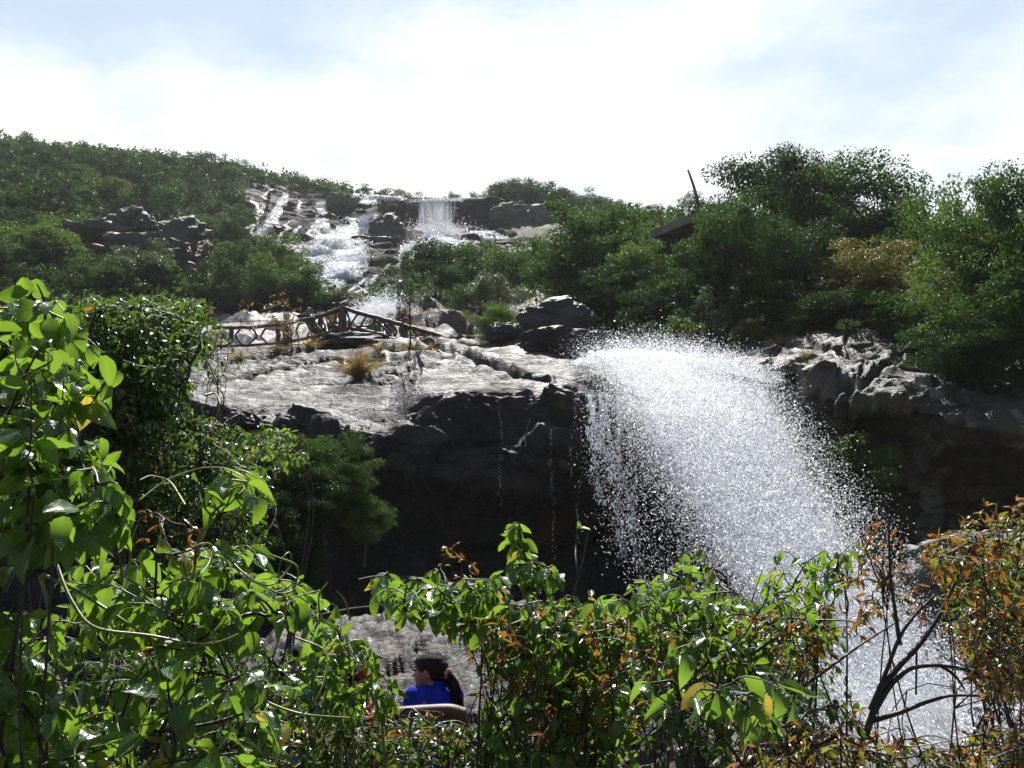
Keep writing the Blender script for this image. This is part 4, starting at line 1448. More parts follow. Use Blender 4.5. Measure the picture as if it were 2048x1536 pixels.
# undergrowth carpet on the hill so no bare soil shows between the trees
tri = hillV[hillF]
ar = np.linalg.norm(np.cross(tri[:, 1] - tri[:, 0], tri[:, 3] - tri[:, 0]), axis=1)
cen = tri.mean(1)
dist = np.linalg.norm(cen - CAM, axis=1)
vis = np.abs(cen[:, 0]) < 0.62 * cen[:, 1] + 5
wgt = ar * np.clip(60 / dist, 0.3, 2.5) * vis * (dist < 175)
cpx, cpy = proj(cen)
bare = inpoly(cpx, cpy, [(480, 350), (560, 372), (700, 392), (1130, 408), (1150, 520), (930, 520), (860, 540), (830, 604), (600, 604), (590, 560), (530, 500), (495, 430)])
bare |= (cpy > 622) & (cpx > 380) & (cpx < 1050)
wgt = wgt * (~bare)
n = 150000
idx = rng.choice(len(tri), n, p=wgt / wgt.sum())
u, v = rng.uniform(size=(2, n, 1))
tq = tri[idx]
pp = tq[:, 0] + (tq[:, 1] - tq[:, 0]) * u + (tq[:, 3] - tq[:, 0]) * v
hmod = np.clip(0.8 + 1.6 * fbm(pp / 2.5, 3), 0.1, 2.2)
pp[:, 2] += hmod * rng.uniform(0, 1, n) ** 0.7 * 1.3
sz = np.clip(np.linalg.norm(pp - CAM, axis=1) / 60, 0.35, 1.6) * rng.uniform(0.2, 0.42, n)
V, F = quads(pp, sz, norm(np.array([0, 0, 1.0]) + rng.normal(size=(n, 3)) * 0.6), norm(rng.normal(size=(n, 3)) + [0, 0, -0.2]), 0.6)
tag(obj('undergrowth', mesh_np('undergrowth', V, F, smooth=False), M['L_mid']), kind='stuff')


# ================================================================== BOULDERS, OUTCROP, HUT
def boulder(px, py, d, wpx, hpx, mat, label, seed, depth=None, name='boulder', rough=0.10, tilt=0.0):
    c = P(px, py, d)
    sx = wpx * d / FPX / 2; sz = hpx * d / FPX / 2; sy = depth or (sx + sz) / 2
    bm = bmesh.new()
    bmesh.ops.create_icosphere(bm, subdivisions=5, radius=1.0)
    V = np.array([v.co[:] for v in bm.verts])
    F = np.array([[v.index for v in f.verts] for f in bm.faces])
    bm.free()
    # squarish super-ellipsoid, then faceted relief
    Vs = np.sign(V) * np.abs(V) ** 0.8
    Vs *= (1 + rough * 2.2 * facet(V * 1.1 + seed * 3.7, 1.1, 30) + rough * 1.0 * facet(V * 2.8 + seed, 1.1, 34) + rough * 0.3 * facet(V * 8 + seed, 1.1, 34) + 0.10 * fbm(V * 1.5 + seed, 5))[:, None]
    Vs = Vs * np.array([sx, sy, sz])
    ct, s_ = math.cos(tilt), math.sin(tilt)
    Vs = np.stack([Vs[:, 0] * ct - Vs[:, 2] * s_, Vs[:, 1], Vs[:, 0] * s_ + Vs[:, 2] * ct], 1)
    o = obj(name, mesh_np(name, Vs, F), M[mat])
    o.location = c
    return tag(o, label, 'boulder' if name == 'boulder' else 'rock')


M['darkrock'] = rock_mat('dark_rock', (0.022, 0.021, 0.02), (0.075, 0.07, 0.068), brown=0.25, rough=(0.4, 0.65), scale=0.9, bump=0.9)
M['brownrock'] = rock_mat('brown_rock', (0.07, 0.05, 0.035), (0.20, 0.14, 0.10), brown=0.6, rough=(0.5, 0.8), scale=0.5, green=0.25, bump=0.9, browncol=(0.26, 0.14, 0.07))
boulder(1118, 648, 28.0, 160, 84, 'darkrock', 'big square dark boulder standing behind the rounded boulder', 1, tilt=0.12)
boulder(1150, 698, 26.5, 205, 62, 'ledge', 'long rounded grey boulder left of the splashing lip', 2, tilt=-0.05)
boulder(1010, 668, 29.0, 70, 46, 'darkrock', 'small dark boulder beside the round yellow green bush', 3)
boulder(728, 690, 30.6, 190, 34, 'darkrock', 'low black rock under the corner post of the railing', 4)
boulder(650, 694, 30.6, 80, 26, 'darkrock', 'small dark rock in the brush left of the corner post', 5)
boulder(1850, 740, 21.5, 130, 90, 'right_rock', 'wedge shaped grey rock in the shade over the right shoulder', 6, tilt=-0.5)
boulder(855, 622, 44, 120, 36, 'tan', 'flat tan rock above the slab right of the splash', 7)
boulder(930, 640, 38, 110, 40, 'tan', 'tan rounded rock under the dark shrubs', 8)
boulder(1030, 436, 97, 110, 52, 'outcrop', 'rounded grey rock knob on the cliff right of the curtain fall', 9)
boulder(1085, 440, 95, 70, 60, 'outcrop', 'pale pointed rock on the knoll above the cliff', 10, tilt=0.5)
boulder(683, 405, 108, 62, 30, 'outcrop', 'dark mossy rock dividing two arms of the upper cascade', 11)
boulder(775, 470, 88, 70, 70, 'darkrock', 'big dark rock between the main cascade and the curtain fall', 12)
boulder(745, 492, 84, 95, 36, 'darkrock', 'flat dark rock on the right bank of the main cascade', 13)
boulder(655, 437, 100, 34, 22, 'darkrock', 'small round dark rock in the left arm of the cascade', 14)
boulder(1730, 1200, 17, 240, 120, 'darkrock', 'dark wet rock in the shade at the right foot of the fall', 15)
boulder(1960, 1150, 15.5, 300, 170, 'darkrock', 'large dark rock at the foot of the right wall', 16)
for k, (x, y, w, h, mt, lb) in enumerate([
    (190, 480, 130, 70, 'outcrop', 'grey mossy block at the left end of the wooded outcrop'),
    (270, 470, 120, 90, 'outcrop', 'tall grey block in the middle of the wooded outcrop'),
    (345, 490, 130, 100, 'outcrop', 'rounded grey top block of the outcrop'),
    (380, 545, 80, 120, 'brownrock', 'brown streaked block under the right end of the outcrop'),
    (315, 585, 90, 90, 'brownrock', 'orange brown rock at the foot of the outcrop'),
    (290, 530, 200, 80, 'outcrop', 'wide dark block in the lower half of the outcrop')]):
    boulder(x, y, 53 - 0.8 * k, w, h, mt, lb, 20 + k, name='rock', rough=0.2)


def ws_obj(name, acc_or_me, mat, parent):
    me = acc_or_me
    o = bpy.data.objects.new(name, me)
    COL.objects.link(o)
    if mat is not None:
        me.materials.append(mat)
    if parent is not None:
        o.parent = parent
        o.location = -Vector(parent.location)
    return o


def box8(pts):
    """pts 8 world corners: bottom 4 then top 4"""
    F = np.array([[0, 3, 2, 1], [4, 5, 6, 7], [0, 1, 5, 4], [1, 2, 6, 5], [2, 3, 7, 6], [3, 0, 4, 7]])
    return np.asarray(pts, float), F


# hut half hidden in the trees
M['slabroof'] = plain_mat('weathered_roof', (0.17, 0.145, 0.115), (0.28, 0.24, 0.19), 0.8, 2.0, 0.4)
M['hutwall'] = plain_mat('dark_hut_boards', (0.03, 0.022, 0.018), (0.075, 0.05, 0.04), 0.8, 4.0, 0.5)
hut = thing('hut', 'dark wooden hut with a slanting flat roof half hidden by trees', 'hut', tuple(P(1380, 520, 30)))


def slab(a, b, depth, th, back=(0, 1, 0.05)):
    a, b = np.array(a), np.array(b)
    bk = np.array(back) * depth
    up = np.array([0, 0, th])
    return box8([a, b, b + bk, a + bk, a + up, b + up, b + bk + up, a + bk + up])


ra, rb = P(1302, 476, 30.5), P(1446, 420, 28.2)
V, F = slab(ra, rb, 3.5, 0.26)
ws_obj('roof', mesh_np('roof', V, F, smooth=False), M['slabroof'], hut)
wa, wb = P(1345, 565, 30.8), P(1465, 540, 28)
ta, tb = P(1345, 462, 30.8), P(1465, 416, 28)
Vw = [wa, wb, wb + [0.3, 3, 0], wa + [0, 3, 0], ta, tb, tb + [0.3, 3, 0], ta + [0, 3, 0]]
V, F = box8(Vw)
ws_obj('wall', mesh_np('wall', V, F, smooth=False), M['hutwall'], hut)
a = Acc(); a.add(*tube([P(1352, 462, 30.2), P(1356, 560, 30.2)], 0.07, 0.07))
ws_obj('post', mesh_np('post', np.concatenate(a.V), a.F[0]), M['rail'], hut)
a = Acc(); a.add(*tube([P(1362, 500, 29.6), P(1376, 491, 29.5), P(1384, 488, 29.4), P(1400, 485, 29.2), P(1430, 472, 28.8)], 0.05, 0.04))
ws_obj('rail', mesh_np('rail', np.concatenate(a.V), a.F[0]), M['rail'], hut)
a = Acc(); a.add(*tube([P(1400, 440, 34), P(1394, 396, 34), P(1386, 368, 34), P(1376, 340, 34)], 0.075, 0.035))
pole = thing('pole', 'thin reddish brown pole slanting into the sky above the hut', 'pole', tuple(P(1400, 440, 34)))
ws_obj('shaft', mesh_np('shaft', np.concatenate(a.V), a.F[0]), plain_mat('red_wood', (0.16, 0.06, 0.035), (0.26, 0.11, 0.06), 0.6, 6), pole)

# ================================================================== RAILING
rl = thing('log_railing', 'brown rustic log railing with branch braces peaking at a corner post', 'railing', tuple(P(686, 690, 31)))


def pl(pts, d):
    return np.array([P(x, y, d + (dz[0] if dz else 0)) for x, y, *dz in pts])


def log(name, pts, r0, r1=None, d=31.0, mat='rail', n=8):
    p = pl(pts, d)
    m = max(6, len(p) * 4)
    t = np.linspace(0, len(p) - 1, m)
    q = np.stack([np.interp(t, range(len(p)), p[:, k]) for k in range(3)], 1)
    q = smooth1(q, 1, 0)
    q[1:-1] += np.random.default_rng(abs(int(pts[0][0] * 7 + pts[0][1]))).normal(size=(m - 2, 3)) * r0 * 0.12
    V, F = tube(q, r0, r1 or r0, n)
    idx = np.arange(n)
    F2 = [F, idx[None, ::-1], (len(V) - n + idx)[None]]
    return ws_obj(name, mesh_np(name, V, F2), M[mat], rl)


def fixfaces(fs):
    return fs


log('post', [(686, 702), (686, 613)], 0.15, 0.13)
for x, y0, y1, dd in [(556, 692, 643, 31.4), (462, 690, 652, 31.8), (640, 690, 632, 31.1), (810, 690, 650, 31.1), (868, 694, 668, 31.2), (905, 694, 683, 31.3)]:
    log('post', [(x, y0), (x + 1, y1)], 0.085, 0.075, dd)
log('top_rail', [(686, 616), (655, 627), (628, 636), (600, 642)], 0.075)
log('top_rail', [(604, 641), (560, 649), (500, 655), (425, 656)], 0.06, d=31.5)
log('top_rail', [(686, 616), (730, 629), (770, 640), (808, 651)], 0.075)
log('top_rail', [(804, 650), (840, 660), (880, 672), (922, 690)], 0.075)
log('lower_rail', [(686, 655), (650, 668), (610, 678), (560, 686)], 0.06)
log('lower_rail', [(560, 686), (500, 690), (430, 692)], 0.05, d=31.5)
log('lower_rail', [(686, 655), (730, 661), (775, 672), (810, 680)], 0.06)
log('lower_rail', [(812, 676), (850, 676), (876, 682), (890, 692)], 0.045)
for pts in [[(693, 622), (699, 640), (697, 655)], [(700, 652), (712, 632), (722, 626)], [(722, 650), (732, 632), (738, 628)], [(712, 653), (740, 652), (752, 640)],
            [(748, 640), (752, 662), (765, 678)], [(748, 640), (768, 655), (790, 678)], [(765, 642), (785, 662), (796, 678)], [(780, 645), (794, 662), (790, 672), (787, 680)],
            [(672, 624), (670, 640), (665, 655)], [(655, 634), (668, 650), (684, 655)], [(640, 634), (650, 650), (652, 664)], [(628, 640), (636, 655), (640, 668)],
            [(600, 645), (592, 662), (600, 680)], [(612, 645), (622, 660), (612, 676)], [(575, 652), (585, 668), (575, 684)], [(560, 655), (570, 665), (588, 684)],
            [(532, 656), (520, 672), (535, 688)], [(505, 656), (515, 672), (498, 688)], [(480, 658), (470, 672), (485, 690)], [(440, 660), (450, 675), (440, 690)],
            [(825, 660), (835, 672), (846, 690)], [(845, 664), (852, 676), (850, 690)]]:
    log('brace', pts, 0.04, 0.032, n=6)
cp = thing('post', 'pale grey upright post beside the railing on the left', 'post', tuple(P(572, 700, 31.2)))
V, F = tube(pl([(571, 702), (572, 665), (573, 628)], 31.2), 0.11, 0.10, 7)
ws_obj('shaft', mesh_np('shaft', V, [F, (len(V) - 7 + np.arange(7))[None]]), plain_mat('grey_concrete', (0.16, 0.15, 0.14), (0.28, 0.27, 0.25), 0.8, 9), cp)
# the wire strung in front
w = thing('barbed_wire', 'thin dark knotted wire strung left of the railing', 'wire', tuple(P(430, 648, 30)))
V, F = tube(smooth1(pl([(400, 650), (430, 648), (480, 640), (520, 643), (572, 641), (610, 646)], 30.4), 1, 0), 0.018, 0.018, 5)
ws_obj('wire', mesh_np('wire', V, F), M['rail'], w)
for x, y in [(481, 640), (518, 642), (455, 645)]:
    V, F = tube(pl([(x, y - 3), (x + 1, y + 3)], 30.4), 0.022, 0.01, 5)
    ws_obj('barb', mesh_np('barb', V, F), M['rail'], w)


# ================================================================== PEOPLE
def ico(c, r, sub=2):
    bm = bmesh.new()
    bmesh.ops.create_icosphere(bm, subdivisions=sub, radius=1.0)
    V = np.array([v.co[:] for v in bm.verts]) * np.asarray(r) + np.asarray(c)
    F = np.array([[v.index for v in f.verts] for f in bm.faces])
    bm.free()
    return V, F


def solid(name, segs, balls, voxel, mat, parent, smooth_it=6):
    """one continuous skin from tapered limbs and balls (voxel-fused)"""
    a = Acc()
    for p0, p1, r0, r1 in segs:
        p0, p1 = np.array(p0, float), np.array(p1, float)
        V, F = tube(np.linspace(p0, p1, 5), r0, r1, 12)
        n = 12
        a.add(V, F)
        a.add(V[:n], np.arange(n)[None, ::-1]); a.add(V[-n:], np.arange(n)[None])
        a.add(*ico(p0, r0)); a.add(*ico(p1, r1))
    for c, r in balls:
        a.add(*ico(c, r, 3))
    ks = {}
    for f in a.F:
        ks.setdefault(f.shape[1], []).append(f)
    me = mesh_np(name, np.concatenate(a.V), [np.concatenate(v) for v in ks.values()])
    tmp = bpy.data.objects.new(name + '_build', me)
    COL.objects.link(tmp)
    m = tmp.modifiers.new('r', 'REMESH'); m.mode = 'VOXEL'; m.voxel_size = voxel; m.use_smooth_shade = True
    s_ = tmp.modifiers.new('s', 'SMOOTH'); s_.iterations = smooth_it; s_.factor = 0.5
    dg = bpy.context.evaluated_depsgraph_get()
    me2 = bpy.data.meshes.new_from_object(tmp.evaluated_get(dg))
    bpy.data.objects.remove(tmp)
    me2.name = name
    me2.materials.clear()
    me2.materials.append(mat)
    o = bpy.data.objects.new(name, me2)
    COL.objects.link(o)
    o.parent = parent
    return o


def cloth(col):
    key = 'cloth_%02x%02x%02x' % tuple(int(c * 255) for c in col)
    if key not in M:
        M[key] = plain_mat('cloth', tuple(c * 0.75 for c in col), col, 0.85, 14, 0.5, 0.1, 0.02)
    return M[key]


M['skin'] = plain_mat('skin', (0.30, 0.155, 0.10), (0.38, 0.205, 0.14), 0.5, 18, 0.1)
M['hair'] = plain_mat('black_hair', (0.006, 0.005, 0.005), (0.02, 0.016, 0.014), 0.55, 90, 1.0, 0.2, 0.006)

# joints in metres, person faces -Y, x to the photo's right
POSE = {
    'stand': dict(an=[(-.09, .0, .07), (.09, .0, .07)], kn=[(-.09, -.02, .46), (.09, -.02, .46)], hip=(0, 0, .88), ch=(0, 0, 1.22), nk=(0, 0, 1.40), hd=(0, -.01, 1.55),
                  el=[(-.24, .02, 1.10), (.24, .02, 1.10)], ha=[(-.25, -.10, .86), (.25, -.10, .86)]),
    'lean': dict(an=[(.12, .1, .07), (.25, -.05, .07)], kn=[(.10, .05, .46), (.22, -.08, .46)], hip=(.12, 0, .88), ch=(-.10, -.05, 1.16), nk=(-.20, -.06, 1.28), hd=(-.06, -.08, 1.42),
                 el=[(-.42, -.1, 1.22), (.02, -.05, .98)], ha=[(-.60, -.15, 1.30), (.25, -.12, .80)]),
    'crouch': dict(an=[(-.14, -.1, .07), (.14, -.1, .07)], kn=[(-.2, -.35, .46), (.2, -.35, .46)], hip=(0, .1, .32), ch=(0, -.05, .66), nk=(0, -.12, .84), hd=(0, -.18, .98),
                   el=[(-.28, -.2, .58), (.28, -.2, .58)], ha=[(-.18, -.42, .52), (.18, -.42, .52)]),
    'walk': dict(an=[(-.26, 0, .07), (.22, .05, .10)], kn=[(-.16, -.02, .46), (.16, 0, .48)], hip=(0, 0, .86), ch=(-.03, 0, 1.20), nk=(-.05, 0, 1.38), hd=(-.08, -.02, 1.52),
                 el=[(-.16, -.2, 1.08), (.24, .1, 1.08)], ha=[(-.30, -.32, .96), (.34, .05, .88)]),
    'bend': dict(an=[(-.1, 0, .07), (.12, 0, .07)], kn=[(-.1, -.05, .46), (.12, -.05, .46)], hip=(.05, 0, .84), ch=(-.20, -.05, 1.02), nk=(-.36, -.06, 1.06), hd=(-.48, -.06, 1.02),
                 el=[(-.3, -.1, .78), (-.26, .1, .78)], ha=[(-.38, -.12, .55), (-.36, .1, .55)]),
}


def person(px, py, d, pose, top, bottom, label, rz=0.0, scale=1.0, hat=None, hairlen=0.0, voxel=0.022):
    """feet centre at photo px,py"""
    root = thing('person', label, 'person', tuple(P(px, py, d)), ws=False)
    root.rotation_euler = (0, 0, rz)
    root.scale = (scale,) * 3
    J = POSE[pose]
    nk, ch, hip, hd = map(np.array, (J['nk'], J['ch'], J['hip'], J['hd']))
    sh = [nk + np.array([s * .17, 0, -.05]) for s in (-1, 1)]
    hp = [hip + np.array([s * .09, 0, 0]) for s in (-1, 1)]
    segs = [(hip, ch, .12, .13), (ch, nk, .13, .07), (nk, hd, .05, .05)]
    balls = [(hd, (.075, .09, .105)), (hd + [0, -.085, -.02], (.014, .022, .02)), (hd + [0, -.03, -.07], (.05, .055, .05))]
    for s in (0, 1):
        an, kn, el, ha = (np.array(J[k][s]) for k in ('an', 'kn', 'el', 'ha'))
        segs += [(hp[s], kn, .085, .058), (kn, an, .055, .035), (an, an + [0, -.16, -.03], .038, .03)]
        segs += [(sh[s], el, .048, .038), (el, ha, .036, .025)]
        dv = norm(ha - el)
        balls.append((ha + dv * .05, (.03, .03, .045)))
        for k in range(4):
            f0 = ha + dv * .07 + np.array([(k - 1.5) * .016, 0, 0])
            segs.append((f0, f0 + dv * (.06 - .008 * abs(k - 1.4)), .0085, .007))
        segs.append((ha + dv * .02, ha + dv * .06 + [0.03 * (1 if s == 0 else -1), -.02, 0], .011, .008))
    solid('body', segs, balls, voxel, M['skin'], root, 3)
    seg2 = [(hip + [0, 0, .02], ch, .145, .155), (ch, nk + [0, 0, -.06], .155, .10), (sh[0], sh[1], .075, .075)]
    for s in (0, 1):
        el = np.array(J['el'][s])
        seg2.append((sh[s], sh[s] + (el - sh[s]) * .75, .07, .062))
    solid('shirt', seg2, [], voxel, cloth(top), root, 4)
    seg3 = [(hp[0], hp[1], .12, .12)]
    for s in (0, 1):
        an, kn = (np.array(J[k][s]) for k in ('an', 'kn'))
        seg3 += [(hp[s], kn, .105, .078), (kn, an + [0, 0, .06], .076, .058)]
    solid('trousers', seg3, [], voxel, cloth(bottom), root, 4)
    if hat:
        hc = hd + np.array([0, .005, .04])
        solid('cap', [(hc + [0, -.05, -.005], hc + [0, -.13, -.015], .05, .035)], [(hc, (.10, .115, .085))], voxel * .8, cloth(hat), root, 2)
    hb = [(hd + [0, .03, .03], (.092, .10, .10))]
    sg = []
    if hairlen:
        sg = [(hd + [0, .07, .0], hd + [0, .10, -hairlen], .07, .04)]
    solid('hair', sg, hb, voxel * .8, M['hair'], root, 2)
    return root


person(618, 702, 32.5, 'lean', (.055, .07, .11), (.07, .085, .13), 'person in dark blue clothes leaning out over the railing with one arm out', scale=1.0)
person(663, 698, 32.8, 'stand', (.62, .46, .12), (.03, .05, .035), 'person in a yellow shirt with black hair left of the corner post', rz=2.8)
person(638, 704, 32.0, 'crouch', (.10, .06, .05), (.03, .03, .035), 'person crouching low between the two railing posts', scale=.95)
person(708, 706, 32.8, 'bend', (.72, .74, .78), (.02, .02, .025), 'person in a white shirt bending forward right of the corner post', rz=0.3)
person(745, 716, 32.2, 'stand', (.55, .20, .28), (.05, .035, .03), 'person in a pink top with black hair in the middle of the right railing', rz=2.4, scale=.92)
person(776, 712, 32.4, 'stand', (.05, .04, .045), (.03, .025, .03), 'small person in dark clothes behind the curved braces', rz=0.4, scale=.80, hairlen=.12)
person(808, 728, 32.2, 'stand', (.16, .13, .10), (.05, .04, .03), 'person wearing a bright red cap where the railing turns down', rz=0.9, scale=.98, hat=(.55, .02, .03))
person(852, 712, 32.0, 'bend', (.62, .66, .66), (.10, .16, .16), 'person in pale clothes stooping behind the descending rail', rz=0.2, scale=.85)
# bags carried
def bag(px, py, d, s, col, label):
    t = thing('bag', label, 'bag', tuple(P(px, py, d)), ws=False)
    solid('pouch', [((-.10 * s, 0, 0), (.10 * s, 0, 0), .10 * s, .10 * s)], [((0, 0, -.05 * s), (.19 * s, .10 * s, .15 * s))], .02, cloth(col), t, 2)
    solid('strap', [((-.14 * s, 0, .1 * s), (-.05 * s, 0, .3 * s), .018, .018), ((-.05 * s, 0, .3 * s), (.08 * s, 0, .3 * s), .018, .018), ((.08 * s, 0, .3 * s), (.14 * s, 0, .1 * s), .018, .018)], [], .01, cloth(tuple(c * .5 for c in col)), t, 1)


bag(748, 655, 31.5, 1.3, (.10, .42, .30), 'green bag on the back of the person in pink')
bag(849, 677, 31.4, .8, (.62, .03, .03), 'small red bag behind the descending rail')
bag(668, 662, 32.3, 1.1, (.03, .10, .05), 'dark green bag at the hip of the person in yellow')

# ---- the woman near the camera, turned away, face in left profile
rt = thing('person', 'woman in a blue top with a black ponytail tied by a pink band looking down', 'person', tuple(P(856, 1344, 6.6)), ws=False)
tl = np.array([0, 0, 0.0])
# origin = head centre; faces -X, back partly to the camera
body_segs = [((.03, .0, -.06), (.055, .02, -.14), .048, .055), ((.055, .02, -.21), (.06, .03, -.45), .085, .125), ((.06, .03, -.45), (.05, .03, -.75), .12, .14),
             ((-.02, -.10, -.17), (.10, .13, -.17), .06, .06),
             ((-.03, -.12, -.24), (-.09, -.16, -.48), .05, .042), ((-.09, -.16, -.48), (-.30, -.10, -.55), .04, .028),
             ((.11, .15, -.24), (.06, .20, -.50), .05, .042), ((.06, .20, -.50), (-.22, .12, -.56), .04, .028),
             ((.05, -.04, -.75), (.05, -.06, -1.12), .09, .06), ((.05, .10, -.75), (.05, .12, -1.12), .09, .06),
             ((.05, -.06, -1.12), (.06, -.06, -1.48), .056, .036), ((.05, .12, -1.12), (.06, .12, -1.48), .056, .036)]
for sgn, hx in ((-1, (-.30, -.10, -.55)), (1, (-.22, .12, -.56))):
    h = np.array(hx)
    for k in range(4):
        f0 = h + np.array([-.05, (k - 1.5) * .017, -.005])
        body_segs.append((f0, f0 + [-.035, 0, -.004], .009, .008)); body_segs.append((f0 + [-.035, 0, -.004], f0 + [-.055 + .004 * abs(k - 1), 0, -.025], .008, .006))
    body_segs.append((h + [-.01, -.02 * sgn, 0], h + [-.05, -.045 * sgn, .005], .011, .008))
body_balls = [((.012, 0, .02), (.093, .072, .085)), ((-.028, 0, -.035), (.058, .056, .066)), ((-.062, 0, -.078), (.022, .024, .018)),
              ((-.066, 0, .030), (.022, .05, .02)), ((-.088, 0, -.012), (.010, .010, .016)), ((-.097, 0, -.022), (.011, .012, .009)),
              ((-.084, 0, -.045), (.010, .020, .006)), ((-.081, 0, -.056), (.010, .018, .007)),
              ((.018, -.073, -.008), (.014, .010, .028)), ((.018, .073, -.008), (.014, .010, .028)),
              ((-.30 - .035, -.10, -.552), (.035, .036, .014)), ((-.22 - .035, .12, -.562), (.035, .036, .014))]
solid('body', body_segs, body_balls, .0055, M['skin'], rt, 4)
for s in (-1, 1):
    V, F = ico((-.073, s * .030, .008), (.008, .010, .006)); o = obj('eye', mesh_np('eye', V, F), M['hair']); o.parent = rt
blue = cloth((.02, .045, .50))
solid('shirt', [((.058, .018, -.085), (.06, .03, -.22), .062, .145), ((.06, .03, -.30), (.05, .03, -.68), .150, .145), ((-.035, -.12, -.145), (.115, .15, -.145), .068, .068),
                ((-.035, -.125, -.17), (-.08, -.155, -.40), .066, .06), ((.115, .155, -.17), (.075, .19, -.40), .066, .06)], [], .011, blue, rt, 4)
solid('trousers', [((.05, -.04, -.74), (.05, .10, -.74), .125, .125), ((.05, -.04, -.75), (.05, -.06, -1.12), .10, .075), ((.05, .10, -.75), (.05, .12, -1.12), .10, .075),
                   ((.05, -.06, -1.12), (.06, -.06, -1.44), .07, .055), ((.05, .12, -1.12), (.06, .12, -1.44), .07, .055)], [], .014, cloth((.05, .05, .07)), rt, 3)
solid('hair', [((.085, 0, .03), (.105, 0, -.01), .055, .045)],
      [((.022, 0, .040), (.102, .083, .088)), ((-.022, 0, .062), (.066, .066, .046)), ((.03, 0, .07), (.07, .062, .07)), ((.06, 0, -.02), (.05, .06, .05))], .006, M['hair'], rt, 3)
a = Acc()
r_ = np.random.default_rng(8)
for k in range(170):
    o0 = np.array([.135, 0, -.03]) + r_.normal(size=3) * .012
    p = np.array([o0, o0 + [.045, 0, -.03], o0 + [.065, 0, -.10], o0 + np.array([.075, 0, -.18]) + r_.normal(size=3) * .014, o0 + np.array([.085, 0, -.27 - .06 * r_.random()]) + r_.normal(size=3) * .026])
    a.add(*tube(smooth1(p, 1, 0), .0055, .0015, 4))
pt = a.build('ponytail', M['hair']); pt.parent = rt
bm = bmesh.new()
V = []
for i in range(26):
    th = i / 26 * 2 * math.pi
    for j in range(8):
        ph = j / 8 * 2 * math.pi
        rr = .026 + (.013 + .004 * math.sin(th * 7)) * math.cos(ph)
        V.append((.135 + .014 * math.sin(ph), rr * math.cos(th), -.012 + rr * math.sin(th)))
F = [[i * 8 + j, i * 8 + (j + 1) % 8, ((i + 1) % 26) * 8 + (j + 1) % 8, ((i + 1) % 26) * 8 + j] for i in range(26) for j in range(8)]
o = obj('hair_band', mesh_np('hair_band', np.array(V), np.array(F)), cloth((.80, .25, .30))); o.parent = rt
rt.rotation_euler = (0, 0, -0.35)
# two more people mostly behind the leaves
person(692, 1850, 5.9, 'stand', (.55, .05, .07), (.05, .05, .08), 'person in red top and hat almost hidden behind leaves left of the woman', rz=2.0, scale=.82, voxel=.014, hairlen=.1, hat=(.42, .04, .06))
person(578, 1815, 6.2, 'stand', (.05, .26, .60), (.08, .06, .06), 'person in light blue almost hidden in the leaves at the far left', rz=0.6, scale=.86, voxel=.014)
# handrail in front of her
hr = thing('handrail', 'thick weathered brown log rail in front of the woman in blue', 'rail', tuple(P(860, 1430, 6.0)))
pth = pl([(690, 1446), (760, 1434), (830, 1426), (900, 1424), (932, 1432)], 6.0)
pth = np.stack([np.interp(np.linspace(0, 4, 24), range(5), pth[:, k]) for k in range(3)], 1)
pth[1:-1] += np.random.default_rng(2).normal(size=(22, 3)) * 0.003
V, F = tube(smooth1(pth, 2, 0), .042, .046, 12)
ws_obj('log', mesh_np('log', V, [F, np.arange(12)[None, ::-1], (len(V) - 12 + np.arange(12))[None]]), M['rail'], hr)
for x in (726, 925):
    V, F = tube(pl([(x, 1426), (x + 2, 1860)], 6.04), .045, .05, 10)
    ws_obj('post', mesh_np('post', V, F), M['rail'], hr)


# ================================================================== FOREGROUND PLANTS
# openings in the foliage through which the rock and the woman show
GAPS = [[(690, 1248), (760, 1236), (850, 1245), (905, 1290), (955, 1330), (945, 1402), (812, 1402), (790, 1350), (740, 1290)],
        [(700, 1335), (735, 1335), (735, 1370), (700, 1370)],
        [(1700, 1290), (1860, 1290), (1970, 1400), (1900, 1490), (1760, 1440), (1690, 1340)]]


